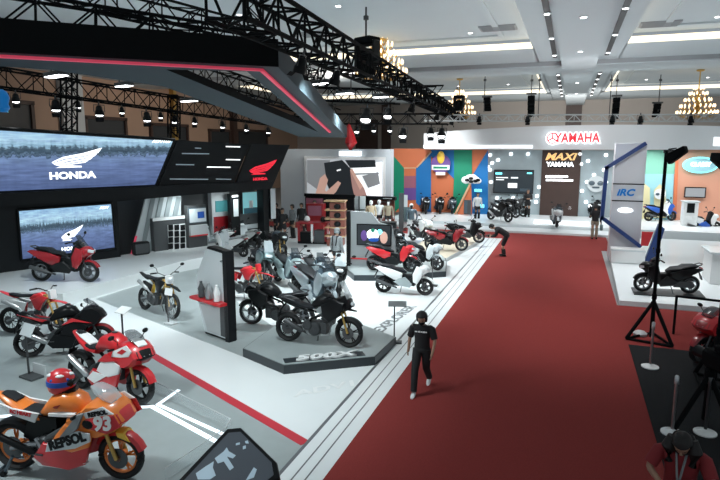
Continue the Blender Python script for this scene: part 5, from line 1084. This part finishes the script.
def person(loc, rz, label, pose=None, shirt='cloth_black', trousers='cloth_black', shoes='black', hair='hair', long_sleeve=False, mask=False, k=1.0, group=None, hat=None, fine=True, skin='skin', face=True):
    J = {a: Vector(b) for a, b in STAND.items()}
    for a, b in (pose or {}).items(): J[a] = Vector(b)
    t = thing('person', label, 'person', loc, rz, group); t.scale = (k,) * 3
    def hand(w, e): d = (J[w] - J[e]).normalized(); return d
    rad = dict(pelvis=(J['pelvis'], .10), spine=(J['spine'], .09), chest=(J['chest'], .095), neck=(J['neck'], .055), head=(J['neck'].lerp(J['head'], .55), .052))
    for s in 'lr':
        rad[s + 'sh'] = (J[s + 'sh'], .045); rad[s + 'el'] = (J[s + 'el'], .042); rad[s + 'wr'] = (J[s + 'wr'], .027)
        h = hand(s + 'wr', s + 'el'); rad[s + 'pa'] = (J[s + 'wr'] + h * .07, .033)
        rad[s + 'hip'] = (J[s + 'hip'], .095); rad[s + 'kn'] = (J[s + 'kn'], .058); rad[s + 'an'] = (J[s + 'an'], .04)
    ch = [['pelvis', 'spine', 'chest', 'neck', 'head']] + [['chest', s + 'sh', s + 'el', s + 'wr', s + 'pa'] for s in 'lr'] + [['pelvis', s + 'hip', s + 'kn', s + 'an'] for s in 'lr']
    me = skin_mesh(ch, rad)
    mb = MB(); mb.bm.from_mesh(me); bpy.data.meshes.remove(me)
    hd = J['head']; up = (J['head'] - J['neck']).normalized(); fw = Vector((1, 0, 0)); fw = (fw - up * fw.dot(up))
    if fw.length < .3: fw = Vector((0, 0, -1)) - up * Vector((0, 0, -1)).dot(up)
    fw.normalize(); sd = up.cross(fw)
    HM = Matrix(((fw.x, sd.x, up.x, hd.x), (fw.y, sd.y, up.y, hd.y), (fw.z, sd.z, up.z, hd.z), (0, 0, 0, 1)))
    h = MB().loft([(0, 0, .01, .01)] * 1 + [(0, 0, .012, .012)], 6) if False else MB()
    h.lathe([(.012, -.115), (.045, -.105), (.062, -.07), (.072, -.02), (.078, .03), (.074, .075), (.052, .108), (.015, .122)], n=16)
    for v in h.bm.verts:
        v.co.x *= 1.16
        if v.co.z < -.03 and v.co.x < 0: v.co.x *= .65
    h.loft([(.075, .012, .008, .012), (.098, -.018, .012, .012), (.085, -.032, .014, .008)], 6)
    for s in (-1, 1): h.ball((-.005, s * .078, -.005), .024, (.7, .35, 1.2), 8)
    h.loft([(.078, -.062, .022, .006), (.09, -.062, .014, .004)], 6)
    h.move(HM); tmp = bpy.data.meshes.new('tmp'); h.bm.to_mesh(tmp); h.bm.free(); mb.bm.from_mesh(tmp); bpy.data.meshes.remove(tmp)
    for s, sg in (('l', 1), ('r', -1)):                            # five fingers on each palm
        d = hand(s + 'wr', s + 'el'); sidev = d.cross(Vector((0, 1, 0))); sidev = sidev.normalized() if sidev.length > .2 else Vector((1, 0, 0)); inw = sidev.cross(d) * sg
        p0 = J[s + 'wr'] + d * .075
        for i, L in enumerate((.062, .075, .07, .055)):
            a = p0 + sidev * (.026 - i * .018); b = a + d * L * .55 + inw * .004; c = b + d * L * .4 - inw * .02 * (1 if True else 0)
            mb.tube([a - d * .02, a, b, c], [.0095, .0095, .0085, .006], 6)
        a = J[s + 'wr'] + d * .03 + sidev * .025; mb.tube([a - sidev * .015, a + d * .03 + sidev * .018, a + d * .065 + sidev * .018], [.012, .011, .008], 6)
    mb.build('body', M(skin), t, ang=80)
    def sweep(mb, secs, n=14):                                      # elliptical rings: (centre, half width, half depth)
        rings = []
        cs = [c for c, _, _ in secs]
        for i, (c, w, d) in enumerate(secs):
            tg = (cs[min(i + 1, len(cs) - 1)] - cs[max(i - 1, 0)]).normalized(); sv = Vector((0, 1, 0)); nv = tg.cross(sv).normalized()
            rings.append([mb.bm.verts.new(c + sv * w * math.cos(2 * math.pi * j / n) + nv * d * math.sin(2 * math.pi * j / n)) for j in range(n)])
        for A, B in zip(rings, rings[1:]):
            for j in range(n): mb.bm.faces.new((A[j], A[(j + 1) % n], B[(j + 1) % n], B[j]))
        mb.bm.faces.new(rings[0]); mb.bm.faces.new(rings[-1]); return mb
    pe, sp, cc, ne = J['pelvis'], J['spine'], J['chest'], J['neck']
    sh = MB(); sweep(sh, [(pe + (pe - sp) * .22, .168, .130), (pe.lerp(sp, .3), .160, .126), (sp, .155, .122), (sp.lerp(cc, .6), .172, .130), (cc, .182, .130), (cc.lerp(ne, .45), .180, .108), (cc.lerp(ne, .72), .125, .085), (cc.lerp(ne, .92), .068, .066)])
    for s in 'lr':
        e = J[s + 'el']; q = J[s + 'sh']
        if long_sleeve: sh.tube([q.lerp(cc, .45) + Vector((0, 0, .025)), q.lerp(cc, .12), q.lerp(e, .12), q.lerp(e, .5), e, e.lerp(J[s + 'wr'], .5), e.lerp(J[s + 'wr'], .95)], [.045, .062, .073, .064, .056, .048, .042], 12)
        else: sh.tube([q.lerp(cc, .45) + Vector((0, 0, .025)), q.lerp(cc, .12) + Vector((0, 0, .0)), q.lerp(e, .12), q.lerp(e, .4), q.lerp(e, .85)], [.045, .062, .075, .074, .070], 12)
    sh.build('shirt', M(shirt), t, ang=70)
    tr = MB(); hp = (J['lhip'] + J['rhip']) / 2
    sweep(tr, [(pe.lerp(sp, .32), .150, .112), (pe, .158, .120), (hp, .168, .124), (hp + (hp - pe) * 1.6, .120, .10)])
    for s in 'lr':
        h_, k_, a_ = J[s + 'hip'], J[s + 'kn'], J[s + 'an']
        tr.tube([h_ + Vector((0, 0, .03)), h_.lerp(k_, .35), k_, k_.lerp(a_, .5), a_ + (k_ - a_).normalized() * .01], [.098, .096, .076, .070, .066], 12)
    tr.build('trousers', M(trousers), t, ang=70)
    for s in 'lr':
        a = J[s + 'an']; lift = a.z - .09
        MB().loft([(-.075, .045, .030, .04), (-.03, .05, .042, .048), (.06, .04, .045, .038), (.14, .03, .042, .026), (.185, .022, .022, .015)], 10).move(Matrix.Translation((a.x, a.y, lift)) @ Matrix.Rotation(min(.9, lift * 3), 4, 'Y')).build('shoe', M(shoes), t)
    hm = MB().lathe([(.090, -.06), (.100, .0), (.101, .04), (.094, .085), (.066, .125), (.012, .145)], n=16)
    for v in hm.bm.verts:
        v.co.x = v.co.x * 1.14 - .014
        if v.co.z < .05 and v.co.x > .015: v.co.x = .015 + (v.co.x - .015) * .15; 
    if mask: hm.move(Matrix.Translation((-.005, 0, .01)) @ Matrix.Diagonal((1.12, 1.18, 1.08, 1)))
    hm.move(HM).build('hair' if not hat else 'helmet', M(hat or hair), t)
    if face:
        for s in (-1, 1): MB().ball((.078, s * .03, .018), .011, (.6, 1.2, .7), 6).move(HM).build('eye', M('black'), t)
    if mask: MB().loft([(.015, -.05, .074, .04), (.07, -.052, .062, .044), (.104, -.045, .03, .036), (.112, -.04, .012, .02)], 10).move(HM).build('face_mask', M('black'), t)
    return t
# the walking man in black
lead, back = G(413, 399), G(429, 384)
hd = Vector((lead.x - back.x, lead.y - back.y)); rz = math.atan2(hd.y, hd.x) + R(12)
t = person((lead + back) / 2 + Vector((0, 0, .012)), rz, 'person in black T-shirt trousers and face mask walking along the red carpet', dict(
    lhip=(0, .09, .88), lkn=(-.02, .09, .50), lan=(-.36, .10, .17), rhip=(0, -.09, .88), rkn=(.22, -.10, .50), ran=(.30, -.10, .09),
    neck=(.03, 0, 1.44), head=(.08, 0, 1.55), pelvis=(-.02, 0, .92), lel=(.03, .27, 1.10), lwr=(.17, .24, .89), rel=(-.09, -.27, 1.10), rwr=(-.09, -.30, .84)), shoes='white', mask=True, k=.91)
b = MB()
for i, (x, w) in enumerate(((-.10, .05), (-.04, .04), (.01, .04), (.06, .05), (.105, .03))): b.box((.142, x, 1.305), (.012, w, .022 + .008 * (i % 2)))
b.build('chest_print', M('white'), t)
# bending photographer
t = person(G(503, 256, .012), R(180), 'person in black bending forward with a camera at the carpet edge', dict(
    pelvis=(-.12, 0, .90), spine=(.06, 0, 1.02), chest=(.24, 0, 1.10), neck=(.38, 0, 1.16), head=(.49, 0, 1.20), lsh=(.26, .18, 1.12), lel=(.32, .24, .86), lwr=(.50, .12, .82), rsh=(.26, -.18, 1.12), rel=(.32, -.24, .86), rwr=(.50, -.12, .82),
    lhip=(-.12, .09, .86), lkn=(0, .10, .48), lan=(-.06, .10, .09), rhip=(-.12, -.09, .86), rkn=(.04, -.10, .48), ran=(0, -.10, .09)), long_sleeve=True)
c = thing('photo_camera', 'black camera held out by the bending person', 'camera', t.matrix_basis @ Vector((.6, 0, .83)), R(180)); MB().box((0, 0, 0), (.09, .15, .11)).build('body', M('black'), c, bevel=.01); MB().cyl((.03, 0, 0), (.15, 0, -.01), .04, .045).build('lens', M('dark_grey'), c)
# visitor with the bag
t = person(G(594, 239, .012), R(100), 'person in dark jacket and khaki trousers standing before the tiled wall with a bag', dict(lwr=(.22, .14, 1.12)), 'cloth_black', 'khaki', long_sleeve=True)
b = thing('hand_bag', 'dark green bag hanging from the hand of the visitor in khaki trousers', 'bag', t.matrix_basis @ Vector((.06, -.32, .44))); MB().box((0, 0, .14), (.14, .30, .28)).build('body', M('teal_grey'), b, bevel=.03); MB().tube([(0, -.1, .28), (0, -.06, .40), (0, .06, .40), (0, .1, .28)], .012, 6).build('handle', M('black'), b)
person(G(527, 217, .28), R(-80), 'person in black standing on the white stage under the presentation screen', dict(lel=(.05, .24, 1.10), lwr=(.24, .08, 1.12), rel=(.05, -.24, 1.10), rwr=(.24, -.08, 1.12)), long_sleeve=True)
person(G(477, 221, .13), R(-60), 'person in white shirt and dark trousers standing before the blue wall part', None, 'cloth_white', 'cloth_black', long_sleeve=True)
t = person(G(337, 275, .006), R(70), 'person in grey hoodie with dark straps standing among the motorcycles', None, 'cloth_grey', 'cloth_black', long_sleeve=True, hair='cloth_grey')
b = MB()
for s in (-1, 1): b.tube([(.14, s * .09, 1.08), (.12, s * .1, 1.40), (-.10, s * .1, 1.42), (-.16, s * .09, 1.08)], .02, 6)
b.build('straps', M('black'), t)
person(G(283, 244, .006), R(-60), 'person in dark clothes with red badge by the black booth column', dict(lwr=(.2, .1, 1.05), lel=(0, .25, 1.10)), long_sleeve=True)
person(G(277, 236, .006), R(-100), 'person in black cap and jacket behind the person with a red badge', None, long_sleeve=True)
person(G(293, 238, .006), R(-120), 'person in dark grey jacket left of the red table', None, 'cloth_grey', 'cloth_black', long_sleeve=True)
person(G(302, 236, .006), R(-90), 'person in black standing at the left end of the red table', None, 'cloth_black', 'cloth_black', long_sleeve=True)
person(G(315, 232, .006), R(-80), 'person in red shirt behind the red table', dict(lwr=(.28, .12, 1.05), lel=(.05, .25, 1.10), rwr=(.28, -.12, 1.05), rel=(.05, -.25, 1.1)), 'cloth_red', 'cloth_black')
G_M = 'mannequins in riding jackets'
for (x, y, s, lb, hat) in ((371, 232, 'beige', 'mannequin with cream helmet and beige jacket at the black merchandise wall', 'white'), (379, 231, 'cloth_white', 'mannequin in pale jacket between the two beige jackets', 'white'), (388, 232, 'khaki', 'mannequin in olive jacket at the right of the merchandise wall', 'hair')):
    t = person(G(x, y, .006), R(-75), lb, None, s, 'cloth_black', long_sleeve=True, hat=hat, skin='cloth_white', face=False, group=G_M); t['category'] = 'mannequin'; t.name = 'mannequin'
t = person(G(411, 237, .006), R(-70), 'mannequin in white trousers and blue white riding gear by the merchandise wall', dict(lel=(.02, .3, 1.1), lwr=(.12, .24, .9)), 'slate', 'cloth_white', 'black', long_sleeve=True, hat='pearl', skin='cloth_black', face=False); t['category'] = 'mannequin'; t.name = 'mannequin'
# seen from above in the near right corner
t = person(G(684, 437, 1.52) * 1 + Vector((0, 0, -1.52)), R(-105), 'person in dark red T-shirt with black hair in the near right corner', dict(
    neck=(.06, 0, 1.40), head=(.14, 0, 1.49), lel=(.10, .30, 1.14), lwr=(.30, .14, 1.08), rel=(.10, -.30, 1.14), rwr=(.30, -.14, 1.08), lsh=(0, .20, 1.34), rsh=(0, -.20, 1.34)), 'cloth_red', 'cloth_black', k=1.0)
MB().loft([(-.06, 1.40, .10, .10), (.0, 1.46, .125, .13), (.08, 1.50, .115, .13), (.14, 1.47, .085, .09)], 12).tube([(.12, .09, 1.56), (.13, .12, 1.44), (.13, .11, 1.28)], [.05, .075, .04], 9).tube([(.12, -.09, 1.56), (.13, -.12, 1.44), (.13, -.11, 1.28)], [.05, .075, .04], 9).build('long_hair', M('hair'), t)
MB().tube([(.10, .05, 1.40), (.20, .02, 1.20), (.21, 0, 1.05)], .012, 5).tube([(.10, -.05, 1.40), (.20, -.02, 1.20), (.21, 0, 1.05)], .012, 5).box((.22, 0, 1.0), (.01, .08, .11)).build('lanyard', M('grey'), t)
c = thing('phone', 'dark phone held by the person in the near right corner', 'phone', t.matrix_basis @ Vector((.37, 0, 1.12)), R(-105)); MB().box((0, 0, 0), (.012, .16, .08), ry=-.6).build('case', M('black'), c, bevel=.003); MB().box((-.008, 0, .003), (.004, .145, .07), ry=-.6).build('screen', M('dark_grey'), c)

# ---------------------------------------------------------------- light stands, posts and camera tripod on the black mat
def light_stand(base, h, label, rz=0, heads=1, lamp_dir=1, leg=.55):
    t = thing('light_stand', label, 'light stand', base, rz)
    MB().cyl((0, 0, .08), (0, 0, h), .043, .036, 10).cyl((0, 0, 1.0), (0, 0, 1.12), .055, n=10).cyl((0, 0, 2.1), (0, 0, 2.2), .05, n=10).build('pole', M('matte_black'), t)
    tips = [Vector((leg * math.cos(a), leg * math.sin(a), .03)) for a in (R(100), R(215), R(335))]
    for q in tips: MB().cyl((0, 0, .95), q, .042, n=8).build('leg', M('matte_black'), t)
    b = MB()
    for i in range(3): b.cyl(tips[i], tips[(i + 1) % 3], .03, n=8)
    b.build('base_frame', M('matte_black'), t)
    hd = MB().slab([(0, -.16, h - .08), (.10, -.22, h - .30), (.42, -.20, h - .02), (.36, -.14, h + .12)], (0, .36, 0)); hd.move(Matrix.Diagonal((lamp_dir, 1, 1, 1))); o = hd.build('lamp_head', M('matte_black'), t, bevel=.02)
    MB().tube([(0, 0, h - .1), (.05 * lamp_dir, 0, h + .04), (.2 * lamp_dir, 0, h + .06)], .02, 6).build('bracket', M('dark_grey'), o)
    return t
light_stand((2.02, 14.7, .02), 4.42, 'tall black light stand with triangular base on the black mat', R(-20), leg=.56)
_q = G(714, 384, .02); light_stand((_q.x, _q.y, .02), 4.3, 'second tall black light stand at the right edge', R(20), lamp_dir=-1, leg=.5)
def post(px, py, h, label, m='steel'):
    t = thing('barrier_post', label, 'post', G(px, py, .02))
    MB().lathe([(.17, 0), (.17, .02), (.06, .05), (.03, .07)], n=22).build('base', M('white'), t); MB().cyl((0, 0, .05), (0, 0, h), .024, n=10).lathe([(.035, h - .12), (.035, h), (.02, h + .02)], n=12).build('pole', M(m), t)
post(650, 367, .95, 'slim grey barrier post with white round base by the light stand'); post(672, 433, .95, 'slim barrier post with white base nearest the carpet edge'); post(705, 433, .95, 'slim barrier post with white base right of the camera tripod', 'dark_steel')
t = thing('camera_tripod', 'black tripod carrying a black video camera by the right edge', 'tripod', G(704, 432, .02)); L = MB
for a in (R(200), R(320), R(80)): MB().cyl((0, 0, .98), (.5 * math.cos(a), .5 * math.sin(a), .02), .040, n=8).build('leg', M('matte_black'), t)
MB().cyl((0, 0, .4), (0, 0, 1.05), .03, n=8).cyl((0, 0, .95), (0, 0, 1.05), .08, n=12).build('centre_column', M('matte_black'), t)
c = thing('video_camera', 'large black video camera under a cover on the tripod at the right edge', 'video camera', t.location + Vector((.08, 0, 1.06)), R(115)); MB().box((0, 0, .15), (.5, .22, .3)).build('body', M('matte_black'), c, bevel=.05); MB().cyl((.22, 0, .15), (.46, 0, .15), .08, .1, 14).build('lens', M('black'), c); MB().box((-.1, 0, .36), (.2, .16, .12)).build('viewfinder', M('matte_black'), c, bevel=.02)
t = thing('barrier_rail', 'black horizontal barrier rail between the dark red motorcycle and platform', 'rail', (2.6, 15.4, .02)); MB().cyl((0, 0, .95), (2.2, -.4, .95), .03, n=8).build('rail', M('matte_black'), t)
for q in ((0, 0), (2.2, -.4)): MB().cyl((*q, 0), (*q, .97), .03, n=8).build('leg', M('matte_black'), t)
tag(MB().lathe([(.15, 0), (.16, .05), (.1, .1), (.02, .12)], G(640, 335, .02), n=16).build('sandbag', M('light_grey')), 'small pale weight lying inside the light stand base', 'weight')
# ---------------------------------------------------------------- furniture by the end wall
def gbox(name, lb, cat, px, py, w, d, h, m, rz=0, z=.006, parts=()):
    t = thing(name, lb, cat, G(px, py, z), rz); MB().box((0, d / 2, h / 2), (w, d, h)).build('body', M(m), t, bevel=.015)
    for nm, mm, x, y, zz, a, b_, c in parts: MB().box((x, y, zz), (a, b_, c)).build(nm, M(mm), t, bevel=.006)
    return t
t = gbox('red_counter', 'red counter table with gear in front of the black backdrop', 'counter', 312, 244, 1.4, .6, .12, 'black', R(10), parts=(('table_top', 'deep_red', 0, .3, .98, 1.5, .7, .07), ('leg', 'deep_red', -.65, .3, .5, .12, .5, .95), ('leg', 'deep_red', .65, .3, .5, .12, .5, .95), ('leg', 'white', 0, .05, .5, .1, .1, .95), ('dark_box', 'black', -.32, .2, .3, .5, .4, .5), ('dark_box', 'dark_grey', .35, .2, .35, .5, .4, .6)))
tag(MB().lathe([(.04, 0), (.13, .04), (.14, .14), (.09, .24), (.02, .27)], t.location + Vector((-.35, .25, 1.02)), n=14).build('helmet', M('white')), 'white helmet resting on the left of the red counter table', 'helmet')
tag(MB().lathe([(.04, 0), (.13, .04), (.14, .14), (.09, .24), (.02, .27)], t.location + Vector((.45, .3, 1.02)), n=14).build('helmet', M('black')), 'black helmet resting on the right of the red counter table', 'helmet')
gbox('red_display_cube', 'red display cube with a picture behind the red counter table', 'display cube', 315, 236, .9, .5, 1.65, 'deep_red', R(8), parts=(('pale_front', 'wall_plum', 0, -.02, 1.3, .7, .03, .5),))
t = gbox('wooden_shelf', 'red and wood shelf with four stacked open tiers', 'shelf', 335, 246, .75, .55, .3, 'brown_red', R(12))
for i in range(4):
    z = .45 + i * .40; MB().box((0, .27, z), (.95, .62, .05)).build('tier_board', M('wood'), t); MB().box((.1, .28, z + .18), (.7, .5, .33)).build('tier_box', M('brown_red'), t, bevel=.01); MB().ball((.12, .0, z + .17), .13, (1.3, .6, 1), 10).build('dark_goods', M('black'), t)
MB().box((0, .27, 2.06), (1.0, .66, .05)).build('tier_board', M('wood'), t)
def ystruct(name, lb, cat, parts):
    t = thing(name, lb, cat, onY(*parts[0][1][2:4], parts[0][2]))
    for (nm, px, Y, d, m) in parts: rel(ybox(nm, 0, 0, px, Y, d, m), t)
    return t
ystruct('black_backdrop', 'black backdrop wall with pale picture behind the red counter table', 'backdrop', (('wall_panel', (305, 194, 354, 240), 28.6, .12, 'black'), ('pale_picture', (306, 198, 323, 222), 28.55, .05, 'wall_plum'), ('header', (304, 193.5, 354, 198), 28.5, .2, 'matte_black')))
ystruct('pale_glass_case', 'pale glass case left of the black merchandise wall', 'glass case', (('back', (354, 196, 365, 240), 29.5, .1, 'pearl'), ('shelf_line', (354, 209, 365, 210), 29.4, .15, 'dark_grey'), ('post', (358.5, 196, 359.5, 225), 29.38, .05, 'dark_grey')))
ystruct('merchandise_wall', 'black slanted merchandise wall with red interior behind the mannequins', 'display wall', (('back_panel', (364, 197, 394, 240), 31.4, .1, 'brown_red'), ('header', (361, 196, 395, 200.5), 31.0, .35, 'black'), ('side_panel', (361, 196, 367, 240), 31.0, .35, 'black'), ('lettering_bar', (383, 198, 392, 199), 30.98, .03, 'light_grey'), ('rack_bar', (380, 201.5, 391, 202.5), 31.3, .05, 'stripe_grey')))
tag(ybox('dark_banner', '', '', (399, 193, 403, 240), 30, .08, 'dark_grey'), 'narrow dark upright banner right of the merchandise wall', 'banner')
ystruct('clear_panel', 'pale upright panel with blue glass behind the riding gear mannequin', 'panel', (('panel', (403, 195, 407, 226), 30.5, .06, 'pearl'), ('glass', (404, 207, 412, 222), 30.4, .05, 'teal_grey')))
gbox('tyre_rack', 'small dark rack of tyres behind the display board', 'rack', 386, 246, .9, .5, 1.1, 'black', R(10), parts=(('white_badge', 'white', .0, -.02, .8, .35, .03, .35),))
import OpenImageIO as oiio, sys
im=oiio.ImageBuf('/workdir/t/r.png'); a=im.get_pixels(oiio.FLOAT)
for x,y in ((295,410),(455,410),(545,280),(570,30),(330,310),(60,460),(180,470),(250,440),(215,330),(150,250),(330,20),(130,100),(520,110),(500,135),(420,200),(325,235),(490,335)):
    p=a[y-4:y+4,x-4:x+4,:3].mean((0,1))*255; print((x,y),p.round().astype(int))
